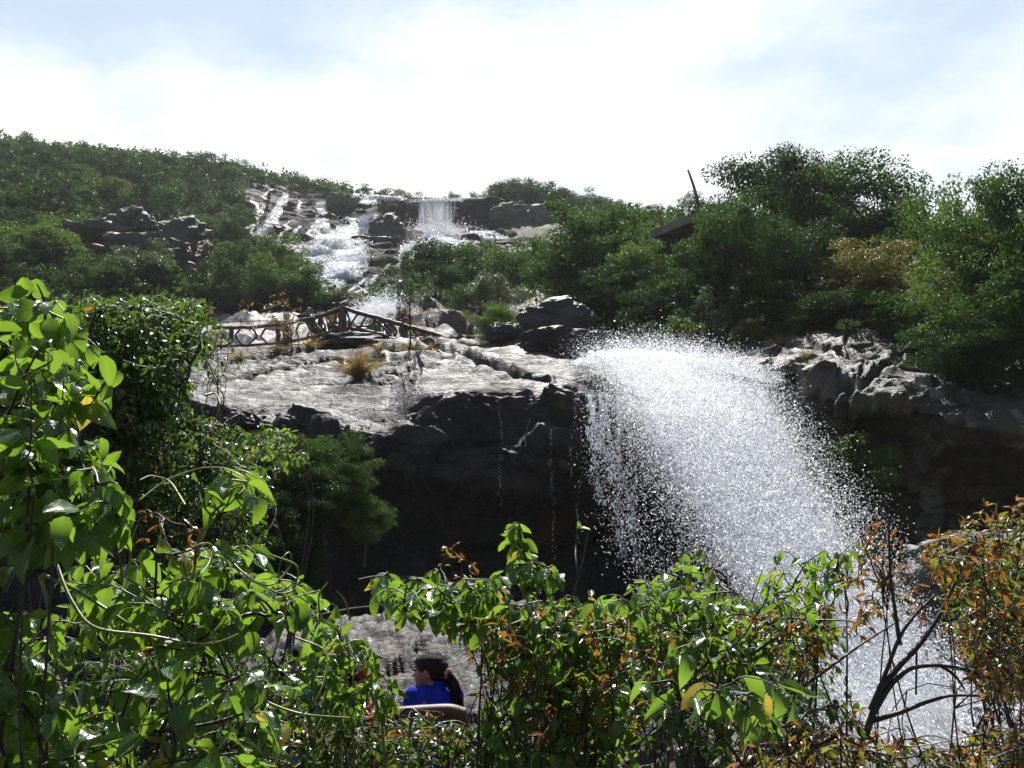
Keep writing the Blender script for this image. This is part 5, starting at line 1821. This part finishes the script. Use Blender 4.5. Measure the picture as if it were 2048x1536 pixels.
def plant(name, label, cat, root, tips, leaf, lsize, nper, lmat, smat, ntwig=4, twig=0.22, droop=0.5, r0=0.009, frac=0.55, width=1.0,
          tipmat=None, tipkind='lance', tipsize=0.05, tipn=3, seed=1, sag=0.25, up_j=0.35, group=None, sub=None, poly=None):
    """a shrub or creeper: woody stems from the root to every tip, twigs, drooping leaves"""
    r = np.random.default_rng(seed)
    root = np.asarray(root, float)
    rt_ = thing(name, label, cat, tuple(root), group)
    st = Acc(); lv = Acc(); tp = Acc()
    tips = np.asarray(tips, float)
    mains = []
    for k, tpnt in enumerate(tips):
        if mains and r.random() < 0.8:
            # branch off the nearest stem
            allp = np.concatenate([m[3:-2] for m in mains])
            j = allp[np.argmin(((allp - tpnt) ** 2).sum(1) + 0.05 * r.random(len(allp)))]
            p = bend(j, tpnt, sag * 0.5, 9, r, 0.06)
            ra_ = r0 * 0.5
        else:
            p = bend(root + r.normal(size=3) * [.12, .12, 0], tpnt, sag, 12, r, 0.028)
            ra_ = r0
        gx_, gy_ = proj(p[1:-1])
        if any(inpoly(gx_, gy_, g).any() for g in GAPS[:2]):
            continue
        mains.append(p)
        st.add(*tube(p, ra_, 0.0014, 5))
        L = np.linalg.norm(p[-1] - p[0])
        segs = [(p[int(len(p) * (1 - frac)):], 1.0)]
        cpoly = np.array(poly, float); cpoly = cpoly.mean(0) + (cpoly - cpoly.mean(0)) * 1.10
        for _ in range(ntwig):
            i = r.integers(int(len(p) * (1 - frac)), len(p) - 1)
            dirn = norm(norm(p[min(i + 1, len(p) - 1)] - p[i - 1]) * 0.5 + r.normal(size=3) * 0.75 + [0, 0, 0.1])
            q = bend(p[i], p[i] + dirn * twig * r.uniform(0.5, 1.2), 0.2, 6, r, 0.06)
            ex, ey = proj(q[-1])
            if not inpoly(ex, ey, cpoly) or any(inpoly(ex, ey, g) for g in GAPS):
                continue
            st.add(*tube(q, 0.0028, 0.0010, 4))
            segs.append((q, 1.0))
        for q, _w in segs:
            sl = np.linalg.norm(np.diff(q, axis=0), axis=1).sum()
            n = max(2, int(nper * sl / twig)) if len(segs) > 1 else nper
            n = min(n, 26)
            t = np.clip(np.linspace(0.15, 1, n) + r.normal(size=n) * 0.03, 0, 1) * (len(q) - 1)
            i0 = np.minimum(t.astype(int), len(q) - 2)
            f = (t - i0)[:, None]
            pos = q[i0] * (1 - f) + q[i0 + 1] * f
            ax = norm(q[i0 + 1] - q[i0])
            side = norm(np.cross(ax, [0, 0, 1.0])) * np.where(np.arange(n) % 2 == 0, 1, -1)[:, None]
            dr = norm(ax * 0.55 + side * 0.8 + np.array([0, 0, -1]) * droop * r.uniform(0.4, 1.5, (n, 1)) + r.normal(size=(n, 3)) * 0.3)
            up = norm(np.array([0, 0, 1.0]) + r.normal(size=(n, 3)) * up_j - ax * 0.2)
            sz = lsize * r.uniform(0.55, 1.2, n)
            lx, ly = proj(pos + dr * sz[:, None] * 0.6)
            kp = inpoly(lx, ly, cpoly) | (r.random(n) < 0.06)
            for g in GAPS:
                kp &= ~(inpoly(lx, ly, g) & (r.random(n) < 0.93))
            put_leaves(lv, leaf, (pos + dr * sz[:, None] * 0.12)[kp], dr[kp], up[kp], sz[kp], width, r)
            ex, ey = proj(q[-1])
            if tipmat and inpoly(ex, ey, cpoly) and not any(inpoly(ex, ey, g) for g in GAPS):
                n2 = tipn
                ax2 = norm(q[-1] - q[-2])
                d2 = norm(ax2 * 0.7 + r.normal(size=(n2, 3)) * 0.65 + [0, 0, 0.15])
                put_leaves(tp, tipkind, np.repeat(q[-1:], n2, 0), d2, norm(r.normal(size=(n2, 3)) * 0.5 + [0, 0, 1.0]), tipsize * r.uniform(0.6, 1.2, n2), 1.0, r)
    st.build('stem', M[smat], rt_)
    lv.build('foliage', M[lmat], rt_)
    if tipmat:
        tp.build('young_leaves', M[tipmat], rt_)
    return rt_


def tips_in(poly, n, d0, d1, r):
    q = sample_poly(poly, n, r)
    return P(q[:, 0], q[:, 1], r.uniform(d0, d1, n))


def FG(name, label, poly, n, d0, d1, rootpx, rootd, leaf, lsize, nper, lmat, smat, seed, cat='shrub', **k):
    r = np.random.default_rng(seed)
    rp = P(rootpx, 1500, rootd)
    rp[2] = float(ground_z(np.array([rp[0]]), np.array([rp[1]]))[0])
    return plant(name, label, cat, rp, tips_in(poly, n, d0, d1, r), leaf, lsize * 0.77, nper, lmat, smat, seed=seed, poly=poly, **k)


# --- big leaved creeper on the left
FG('creeper', 'creeper with large bright translucent leaves climbing the upper left edge', [(-60, 560), (70, 560), (140, 650), (225, 720), (235, 790), (120, 860), (60, 900), (-60, 900)],
   42, 1.9, 2.7, -60, 2.2, 'heart', .105, 6, 'L_vine', 'darkbark', 31, 'creeper', ntwig=3, twig=.13, droop=.7, sag=.08)
FG('creeper', 'creeper with glossy grey green leaves at the left edge halfway down', [(-60, 880), (120, 850), (210, 890), (240, 950), (250, 1080), (60, 1110), (-60, 1080)],
   39, 1.8, 2.6, -40, 2.1, 'heart', .11, 6, 'L_vine', 'darkbark', 32, 'creeper', ntwig=3, twig=.13, droop=.8, sag=.08)
FG('creeper', 'drooping cluster of long bright leaves hanging in front of the dark shrub', [(370, 930), (500, 925), (530, 960), (500, 1000), (400, 985)],
   6, 2.1, 2.5, 300, 2.6, 'heart', .10, 5, 'L_vine', 'stem', 33, 'creeper', ntwig=2, twig=.16, droop=1.2, frac=.25)
FG('creeper', 'tangled creeper with broad dark leaves across the lower left', [(100, 1120), (330, 1080), (540, 1110), (620, 1180), (640, 1260), (560, 1300), (300, 1300), (120, 1240)],
   47, 2.2, 3.1, 260, 2.8, 'heart', .095, 5, 'L_vine', 'darkbark', 34, 'creeper', ntwig=3, twig=.15, droop=.7, frac=.4, sag=.08)
FG('creeper', 'creeper with wet leaves in the bottom left corner', [(-60, 1180), (160, 1230), (330, 1290), (560, 1330), (600, 1420), (500, 1540), (-60, 1560)],
   47, 1.9, 2.9, 120, 2.3, 'heart', .10, 5, 'L_vine', 'darkbark', 35, 'creeper', ntwig=3, twig=.14, droop=.7, frac=.35, sag=.08)
FG('creeper', 'small leafy creeper shoots reaching in front of the glistening rock', [(600, 1190), (690, 1190), (740, 1290), (770, 1400), (640, 1420), (600, 1290)],
   16, 2.9, 3.4, 560, 3.0, 'heart', .075, 5, 'L_shrub', 'stem', 36, 'creeper', ntwig=2, twig=.15, droop=.7, frac=.3)
FG('creeper', 'light green creeper leaves covering the person in red', [(630, 1260), (720, 1270), (775, 1330), (800, 1420), (640, 1440), (600, 1340)],
   30, 2.9, 3.5, 640, 3.1, 'heart', .07, 5, 'L_shrub', 'stem', 37, 'creeper', ntwig=3, twig=.13, droop=.7, frac=.25, r0=.004)
FG('leafy_shrub', 'row of bright leafy sprays in front of the lower edge of the cave', [(715, 1150), (800, 1130), (900, 1140), (1000, 1150), (1020, 1230), (880, 1240), (760, 1215)],
   30, 2.9, 3.5, 1030, 3.2, 'lobed', .08, 6, 'L_shrub', 'darkbark', 49, ntwig=4, twig=.15, droop=.8, frac=.22, sag=.12, r0=.006)
FG('leafy_shrub', 'thick bright foliage rising in front of the base of the fall', [(1180, 1190), (1300, 1170), (1450, 1200), (1620, 1200), (1700, 1250), (1500, 1340), (1200, 1340)],
   50, 2.9, 3.7, 1400, 3.2, 'lobed', .075, 6, 'L_shrub', 'darkbark', 50, ntwig=4, twig=.16, droop=.8, frac=.3, sag=.08, r0=.006)
# --- bright bilobed shrub in the middle
FG('leafy_shrub', 'bright green shrub with drooping paired leaves in front of the cave', [(730, 1170), (860, 1165), (1000, 1210), (1060, 1190), (1200, 1200), (1240, 1250), (1180, 1350), (1060, 1360), (940, 1300), (820, 1215)],
   78, 2.9, 3.7, 1080, 3.4, 'lobed', .078, 5, 'L_shrub', 'darkbark', 41, ntwig=4, twig=.15, droop=.8, frac=.35, sag=.08)
FG('leafy_shrub', 'tall pair of leafy shoots standing against the dark cave', [(1015, 1035), (1060, 1030), (1060, 1110), (1100, 1110), (1130, 1170), (1040, 1180), (1020, 1130)],
   16, 3.1, 3.4, 1090, 3.3, 'lobed', .08, 6, 'L_shrub', 'darkbark', 42, ntwig=2, twig=.14, droop=.9, frac=.25)
FG('leafy_shrub', 'single sprig with hanging leaves left of the falling water', [(1150, 1050), (1185, 1045), (1190, 1070), (1155, 1075)],
   2, 3.2, 3.3, 1100, 3.3, 'lobed', .08, 5, 'L_shrub', 'darkbark', 43, ntwig=2, twig=.10, droop=1.0, frac=.12)
FG('leafy_shrub', 'bright shrub with lobed leaves in front of the foot of the dense fall', [(1290, 1150), (1360, 1100), (1420, 1110), (1430, 1180), (1500, 1190), (1530, 1260), (1400, 1290), (1260, 1280), (1260, 1200)],
   26, 3.2, 4.0, 1380, 3.6, 'lobed', .072, 5, 'L_shrub', 'darkbark', 44, ntwig=4, twig=.18, droop=.8, frac=.35)
FG('leafy_shrub', 'light green shrub overlapping the lower right of the falling water', [(1500, 1160), (1560, 1100), (1640, 1110), (1700, 1080), (1740, 1090), (1720, 1150), (1640, 1210), (1530, 1220)],
   20, 3.4, 4.1, 1600, 3.8, 'lobed', .066, 5, 'L_shrub', 'darkbark', 45, ntwig=4, twig=.17, droop=.8, frac=.3)
FG('leafy_shrub', 'shrub with the largest drooping leaves at the bottom centre right', [(1260, 1350), (1380, 1300), (1530, 1330), (1600, 1400), (1560, 1450), (1350, 1440)],
   12, 2.0, 2.4, 1420, 2.3, 'heart', .10, 4, 'L_shrub', 'darkbark', 46, ntwig=3, twig=.18, droop=.7, frac=.3, width=.8)
FG('leafy_shrub', 'green shrub filling the bottom centre of the picture', [(960, 1330), (1260, 1300), (1300, 1450), (1250, 1560), (960, 1560)],
   64, 2.8, 3.9, 1120, 3.2, 'lobed', .07, 4, 'L_shrub', 'darkbark', 47, ntwig=4, twig=.2, droop=.8, frac=.35)
FG('leafy_shrub', 'darker leafy shrub under the large leaves at the bottom right of centre', [(1280, 1430), (1700, 1400), (1760, 1560), (1280, 1560)],
   30, 2.8, 3.8, 1480, 3.2, 'lobed', .062, 4, 'L_small', 'darkbark', 48, ntwig=4, twig=.2, droop=.8, frac=.35)
# --- orange tipped shrubs
kw = dict(tipmat='L_orange', tipkind='lance', tipsize=.042, tipn=3, droop=.2, width=.95)
FG('orange_shrub', 'shrub with dense orange young leaves on the right edge', [(1850, 1080), (1920, 1050), (1990, 1010), (2080, 990), (2100, 1200), (1960, 1230), (1880, 1190)],
   24, 3.0, 3.8, 2000, 3.5, 'lance', .055, 8, 'L_olivenear', 'darkbark', 51, r0=.0055, ntwig=6, twig=.16, frac=.35, **kw)
FG('orange_shrub', 'thin upright orange leaved shrub in front of the right side of the fall', [(1740, 1040), (1790, 1050), (1830, 1140), (1840, 1230), (1700, 1230), (1710, 1130)],
   12, 3.1, 3.5, 1780, 3.3, 'lance', .045, 4, 'L_olivenear', 'darkbark', 52, r0=.0055, ntwig=4, twig=.14, frac=.35, **kw)
FG('orange_shrub', 'orange tipped bush tangled into the green shrubs right of centre', [(1330, 1250), (1500, 1230), (1640, 1210), (1740, 1250), (1700, 1330), (1500, 1350), (1330, 1330)],
   26, 3.0, 3.8, 1560, 3.4, 'lance', .05, 5, 'L_olivenear', 'darkbark', 53, ntwig=5, twig=.16, frac=.3, **kw)
FG('orange_shrub', 'small orange shoots sticking up between the leaves left of centre', [(860, 1090), (910, 1090), (980, 1160), (1010, 1200), (930, 1200), (860, 1150)],
   6, 3.3, 3.7, 940, 3.6, 'lance', .045, 3, 'L_olivenear', 'darkbark', 54, ntwig=2, twig=.1, frac=.15, **kw)
FG('orange_shrub', 'low orange and yellow shrub below the person in red', [(560, 1400), (700, 1390), (780, 1420), (940, 1420), (960, 1480), (700, 1500), (560, 1470)],
   18, 3.4, 4.2, 740, 3.9, 'lance', .055, 5, 'L_olivenear', 'darkbark', 55, ntwig=4, twig=.16, frac=.3, **kw)
FG('orange_shrub', 'olive and orange shrub at the right edge lower down', [(1880, 1180), (2080, 1180), (2100, 1400), (1960, 1380), (1900, 1290)],
   20, 2.8, 3.6, 2020, 3.2, 'lance', .055, 7, 'L_olivenear', 'darkbark', 56, r0=.0055, ntwig=5, twig=.16, frac=.35, tipmat='L_orange', tipsize=.04, tipn=2, droop=.3)
FG('orange_shrub', 'sparse orange twigs in front of the glistening rock right of the woman', [(900, 1230), (1010, 1240), (1040, 1330), (960, 1350), (900, 1290)],
   8, 3.4, 3.9, 1000, 3.7, 'lance', .045, 3, 'L_olivenear', 'darkbark', 57, ntwig=3, twig=.13, frac=.2, **kw)
FG('orange_shrub', 'orange tips showing through the creeper on the lower left', [(250, 1020), (330, 1010), (560, 1180), (520, 1210), (440, 1160), (260, 1060)],
   8, 2.9, 3.2, 380, 3.1, 'lance', .045, 3, 'L_olivenear', 'darkbark', 58, ntwig=2, twig=.12, frac=.15, **kw)
FG('orange_shrub', 'sparse wiry shrub over the stream in the bottom right corner', [(1500, 1450), (1760, 1400), (2060, 1380), (2080, 1560), (1500, 1560)],
   16, 2.6, 3.4, 1800, 3.0, 'lance', .05, 4, 'L_olivenear', 'darkbark', 59, r0=.0055, ntwig=4, twig=.18, frac=.3, tipmat='L_orange', tipsize=.035, tipn=2, droop=.3)
poly60 = [(480, 610), (560, 590), (640, 610), (660, 680), (520, 690), (470, 660)]
plant('orange_shrub', 'red brown twiggy growth rising over the left end of the railing', 'shrub', P(590, 706, 29.6), tips_in(poly60, 16, 29.2, 30.3, np.random.default_rng(60)),
      'lance', .15, 2, 'L_olivenear', 'darkbark', seed=60, ntwig=5, twig=.7, frac=.5, r0=.018, tipmat='L_orange', tipsize=.13, tipn=2, droop=.3, poly=poly60, **{})
FG('orange_shrub', 'dense olive green shrub along the bottom right corner', [(1480, 1440), (1720, 1470), (1900, 1490), (2100, 1380), (2100, 1580), (1480, 1580)],
   44, 2.6, 3.6, 1840, 3.1, 'lance', .055, 7, 'L_olivenear', 'darkbark', 71, r0=.0055, ntwig=6, twig=.15, frac=.35, tipmat='L_orange', tipsize=.04, tipn=2, droop=.3)
FG('orange_shrub', 'rusty young shoots scattered through the bottom centre shrubs', [(980, 1240), (1120, 1220), (1330, 1260), (1330, 1420), (1150, 1480), (980, 1420)],
   26, 2.7, 3.1, 1160, 2.9, 'lance', .048, 3, 'L_olivenear', 'darkbark', 72, r0=.005, ntwig=3, twig=.12, frac=.2, **kw)
# --- dark small leaved shrub behind the creeper
FG('dense_shrub', 'dense dark green shrub with small leaves behind the creeper on the left', [(120, 625), (200, 605), (330, 600), (420, 615), (430, 690), (380, 730), (380, 820), (250, 900), (120, 800)],
   130, 4.6, 5.8, 230, 5.4, 'oval', .062, 13, 'L_small', 'darkbark', 61, ntwig=8, twig=.32, frac=.45, r0=.02, droop=.4)
FG('dense_shrub', 'shaded lower part of the thicket between creeper and cave', [(120, 820), (400, 820), (470, 860), (530, 960), (540, 1060), (480, 1140), (300, 1100), (120, 1000)],
   120, 4.8, 6.0, 330, 5.6, 'oval', .058, 12, 'L_small', 'darkbark', 62, ntwig=8, twig=.32, frac=.4, r0=.02, droop=.4)
FG('hanging_twigs', 'fine leafy twigs hanging over the left end of the ledge', [(400, 640), (500, 650), (500, 720), (440, 790), (380, 770)],
   14, 6.0, 7.0, 300, 6.6, 'oval', .055, 3, 'L_shrub', 'darkbark', 63, ntwig=4, twig=.3, frac=.3, r0=.012, droop=.7)
FG('leafy_shrub', 'leafy shrub with bright hanging leaflets under the left lip of the ledge', [(500, 850), (580, 850), (620, 900), (600, 930), (520, 950), (490, 900)],
   16, 6.5, 7.5, 520, 7.2, 'oval', .08, 6, 'L_shrub', 'darkbark', 64, ntwig=5, twig=.3, frac=.25, r0=.014, droop=.9)
FG('dense_shrub', 'thicket of dark leaves along the very bottom left', [(-60, 1300), (500, 1280), (700, 1400), (720, 1560), (-60, 1560)],
   110, 3.2, 4.6, 300, 3.9, 'oval', .06, 9, 'L_small', 'darkbark', 65, ntwig=7, twig=.3, frac=.45, r0=.014, droop=.4)
FG('dense_shrub', 'low mixed thicket at the bottom below the log rail', [(640, 1440), (1000, 1440), (1050, 1560), (640, 1560)],
   60, 3.4, 4.6, 820, 4.0, 'oval', .055, 9, 'L_small', 'darkbark', 66, ntwig=6, twig=.25, frac=.4, r0=.012, droop=.4)
FG('dense_shrub', 'dark olive thicket on the right edge behind the orange shrub', [(1900, 1100), (2100, 1050), (2100, 1400), (1960, 1330), (1880, 1200)],
   70, 4.2, 5.4, 2060, 5.0, 'oval', .055, 10, 'L_small', 'darkbark', 67, ntwig=7, twig=.3, frac=.4, r0=.018, droop=.4)
FG('dense_shrub', 'green mass in the middle distance below the shrub with paired leaves', [(1000, 1250), (1650, 1260), (1680, 1420), (1000, 1440)],
   90, 4.0, 5.2, 1340, 4.8, 'oval', .06, 9, 'L_small', 'darkbark', 68, ntwig=7, twig=.3, frac=.4, r0=.016, droop=.5)
# fine leaved layered trees growing up in the shade under the ledge
random.seed(5)
for x, tp, bs, w, mt, d, lb in [
    (560, 850, 1030, 190, 'L_mid', 12.5, 'fine leaved tree crown touching the underside of the ledge'),
    (655, 875, 1040, 180, 'L_mid', 13, 'layered fine leaved crown in the middle of the cave mouth shade'),
    (610, 940, 1080, 190, 'L_dark', 12.5, 'darker layered crown below the first one in the cave mouth'),
    (730, 985, 1100, 110, 'L_mid', 13, 'small isolated flat crown at the edge of the black cave'),
    (500, 960, 1200, 200, 'L_dark', 11.5, 'dark leafy tree in the deep shade left of the cave'),
    (580, 1080, 1260, 150, 'L_dark', 12, 'shaded bush low down at the left of the cave mouth')]:
    tree(x, tp, bs, w, 'near', mt, lb, d=d)


# grass tufts
def tuft(px, py, d, n, h, spread, label, seed, mat='grass'):
    r = np.random.default_rng(seed)
    p, _ = hit(bvh_ledge, px, py)
    c = np.array(p) if p is not None else P(px, py, d)
    rt_ = thing('grass_tuft', label, 'grass tuft', tuple(c))
    a = Acc()
    for _ in range(n):
        th = r.uniform(0, 2 * math.pi); s_ = min(abs(r.normal()), 1.4) * spread; hh = h * r.uniform(0.5, 1.15)
        o0 = c + np.array([math.cos(th), math.sin(th), 0]) * r.uniform(0, 0.12 * spread) + [0, 0, -0.08]
        tipv = np.array([math.cos(th) * s_, math.sin(th) * s_, hh - 0.35 * s_])
        t = np.linspace(0, 1, 6)[:, None]
        ctr = o0 + np.array([0, 0, 1.0]) * hh * t * (1 - 0.35 * t * (s_ / h)) + np.array([math.cos(th), math.sin(th), 0]) * s_ * t ** 1.8
        sd = norm(np.cross(tipv, [r.normal(), r.normal(), 0.2])) * 0.011 * (1 - t * 0.9)
        V = np.stack([ctr - sd, ctr + sd], 1).reshape(-1, 3)
        i = np.arange(5)
        a.add(V, np.stack([2 * i, 2 * i + 1, 2 * i + 3, 2 * i + 2], -1))
    a.build('blades', M[mat], rt_)
    return rt_


tuft(716, 756, 25, 520, .85, .62, 'large green and reddish grass tuft growing out of the slab', 1)
tuft(620, 700, 30, 200, .55, .45, 'grassy clump on the ledge crest left of the corner post', 2)
tuft(820, 700, 28, 160, .38, .35, 'low grass on the ledge crest below the red capped person', 3)
tuft(860, 700, 28, 110, .32, .35, 'small grass patch on the ledge crest right of the low grass', 4)
tuft(760, 698, 28, 110, .30, .40, 'thin grass along the crack above the large tuft', 5)
tuft(1610, 718, 22, 60, .35, .2, 'small tuft in a crack near the head of the right hand rock', 6)
tuft(1512, 682, 24, 130, .55, .3, 'dry yellow grass tuft on the left crest of the right hand rock', 7)
tuft(1560, 690, 24, 80, .4, .3, 'short grass on top of the right hand rock', 8)
tuft(480, 718, 28, 120, .4, .4, 'brownish grass at the left end of the ledge crest', 9)
tuft(556, 704, 29, 140, .45, .4, 'grass growing around the foot of the railing post', 10)

# slim sapling on the ledge crest
sap = thing('sapling', 'slim bare stemmed sapling rising in front of the descending railing', 'sapling', tuple(P(820, 702, 28)))
a = Acc(); a.add(*tube(pl([(820, 706), (821, 670), (819, 620), (822, 590), (820, 560)], 28), .035, .012, 6))
for y, x2, y2 in [(600, 840, 575), (585, 800, 565), (620, 838, 600), (575, 832, 552), (610, 804, 590)]:
    a.add(*tube(pl([(820, y), (x2, y2)], 28), .012, .004, 4))
a.build('trunk', M['darkbark'], sap)
a = Acc()
r_ = np.random.default_rng(3)
for x2, y2 in [(840, 575), (800, 565), (838, 600), (832, 552), (804, 590), (820, 560)]:
    c = P(x2, y2, 28) + r_.normal(size=(40, 3)) * .14
    V, F = quads(c, r_.uniform(.07, .13, 40), norm(r_.normal(size=(40, 3)) + [0, 0, 1]), norm(r_.normal(size=(40, 3))), .5)
    a.add(V, F)
a.build('crown', M['L_mid'], sap, False)


# tendrils and long trailing vines
def tendril(pts, d, r0, label=None, seed=0, curls=0):
    p = np.array([P(x, y, d + 0.06 * math.sin(i * 1.7 + seed)) for i, (x, y) in enumerate(pts)])
    m = len(p) * 8
    t = np.linspace(0, len(p) - 1, m)
    q = np.stack([np.interp(t, range(len(p)), p[:, k]) for k in range(3)], 1)
    q = smooth1(q, 5, 0)
    return tube(q, r0, r0 * 0.5, 5)


tv = thing('vine', 'long yellow green vine stems looping over the lower left foliage', 'vine', tuple(P(130, 1300, 2.0)))
VP = [[(60, 1010), (100, 1090), (135, 1190), (180, 1260), (300, 1270), (390, 1290), (440, 1285), (478, 1268)],
      [(80, 1150), (95, 1200), (105, 1300), (130, 1380), (150, 1480), (148, 1550)],
      [(85, 1148), (170, 1190), (260, 1250), (320, 1290), (360, 1300), (420, 1290)],
      [(440, 1100), (500, 1160), (545, 1175), (585, 1130), (580, 1100), (560, 1120), (555, 1160), (590, 1190)],
      [(385, 1095), (410, 1085), (425, 1090), (420, 1125), (400, 1150), (395, 1200)],
      [(240, 1110), (245, 1170), (260, 1130), (262, 1080), (275, 1050)],
      [(400, 1210), (460, 1330), (520, 1400), (600, 1430), (700, 1436)],
      [(590, 1275), (660, 1300), (640, 1400), (560, 1440), (600, 1420)],
      [(30, 760), (70, 740), (110, 720), (90, 700), (60, 690)],
      [(0, 830), (60, 840), (100, 860), (120, 890)],
      [(120, 960), (160, 950), (205, 925), (225, 930), (215, 945)],
      [(280, 1000), (330, 960), (400, 935), (450, 935), (500, 960), (520, 985)],
      [(370, 1010), (340, 960), (300, 950), (280, 960)],
      [(410, 790), (430, 785), (440, 800), (435, 830), (425, 850)],
      [(700, 1240), (690, 1200), (672, 1180)], [(640, 1240), (636, 1190), (655, 1165)],
      [(150, 1450), (200, 1425), (230, 1425), (235, 1450), (240, 1470)],
      [(540, 1110), (600, 1130), (590, 1180), (560, 1190), (480, 1150)]]
for k, p_ in enumerate(VP):
    V, F = tendril(p_, 2.0 + 0.12 * (k % 4), .0042 if k in (0, 1, 2, 6) else .0026, seed=k)
    ws_obj('stem', mesh_np('stem', V, F), M['stem'], tv)
# bare forked branch over the lower right
br = thing('forked_branch', 'dark bare forked branch arching over the lower right of the stream', 'branch', tuple(P(1740, 1420, 3.1)))
for pts, r0, r1 in [([(1700, 1560), (1745, 1430), (1760, 1380), (1800, 1330), (1840, 1290), (1880, 1230), (1900, 1190), (1930, 1120)], .012, .004),
                    ([(1745, 1430), (1780, 1370), (1820, 1335), (1870, 1330), (1920, 1335), (1970, 1350)], .009, .003),
                    ([(1880, 1330), (1910, 1350), (1930, 1380)], .006, .003),
                    ([(1740, 1420), (1770, 1350), (1800, 1270), (1830, 1230), (1870, 1190)], .008, .003),
                    ([(1800, 1290), (1790, 1220), (1780, 1150), (1778, 1060), (1780, 1040)], .007, .002),
                    ([(1500, 1310), (1560, 1270), (1600, 1240), (1660, 1210)], .006, .002),
                    ([(1560, 1400), (1640, 1350), (1720, 1290), (1800, 1240)], .006, .002),
                    ([(1748, 1440), (1800, 1425), (1850, 1405), (1900, 1390), (1960, 1392)], .009, .003),
                    ([(1833, 1300), (1832, 1390)], .0035, .003)]:
    V, F = tendril(pts, 3.1, r0)
    q = pts
    p = np.array([P(x, y, 3.1) for x, y in pts])
    t = np.linspace(0, len(p) - 1, len(p) * 6)
    qq = smooth1(np.stack([np.interp(t, range(len(p)), p[:, k]) for k in range(3)], 1), 3, 0)
    V, F = tube(qq, r0, r1, 7)
    ws_obj('branch', mesh_np('branch', V, F), M['darkbark'], br)
b2 = thing('fallen_branch', 'long pale bare branch lying across in front of the black cave', 'branch', tuple(P(700, 1215, 4.2)))
V, F = tube(smooth1(pl([(600, 1246), (640, 1230), (700, 1218), (760, 1214), (830, 1205), (880, 1200)], 4.2), 1, 0), .011, .007, 6)
ws_obj('branch', mesh_np('branch', V, F), M['bark'], b2)


# ================================================================== AIR
hz = newmat('haze_air')
hm, ht, ho = hz
pv = nn(ht, 'ShaderNodeVolumePrincipled')
pv.inputs['Color'].default_value = (0.93, 0.96, 1.0, 1)
pv.inputs['Density'].default_value = 0.00028
pv.inputs['Anisotropy'].default_value = 0.35
ht.links.new(pv.outputs[0], ho.inputs['Volume'])
zt = float(hillV[:, 2].max()) + 14
V, F = box8([(-3100, -3100, -6), (3100, -3100, -6), (3100, 3100, -6), (-3100, 3100, -6), (-3100, -3100, zt), (3100, -3100, zt), (3100, 3100, zt), (-3100, 3100, zt)])
tag(obj('haze', mesh_np('haze', V, F, smooth=False), hm), kind='stuff')
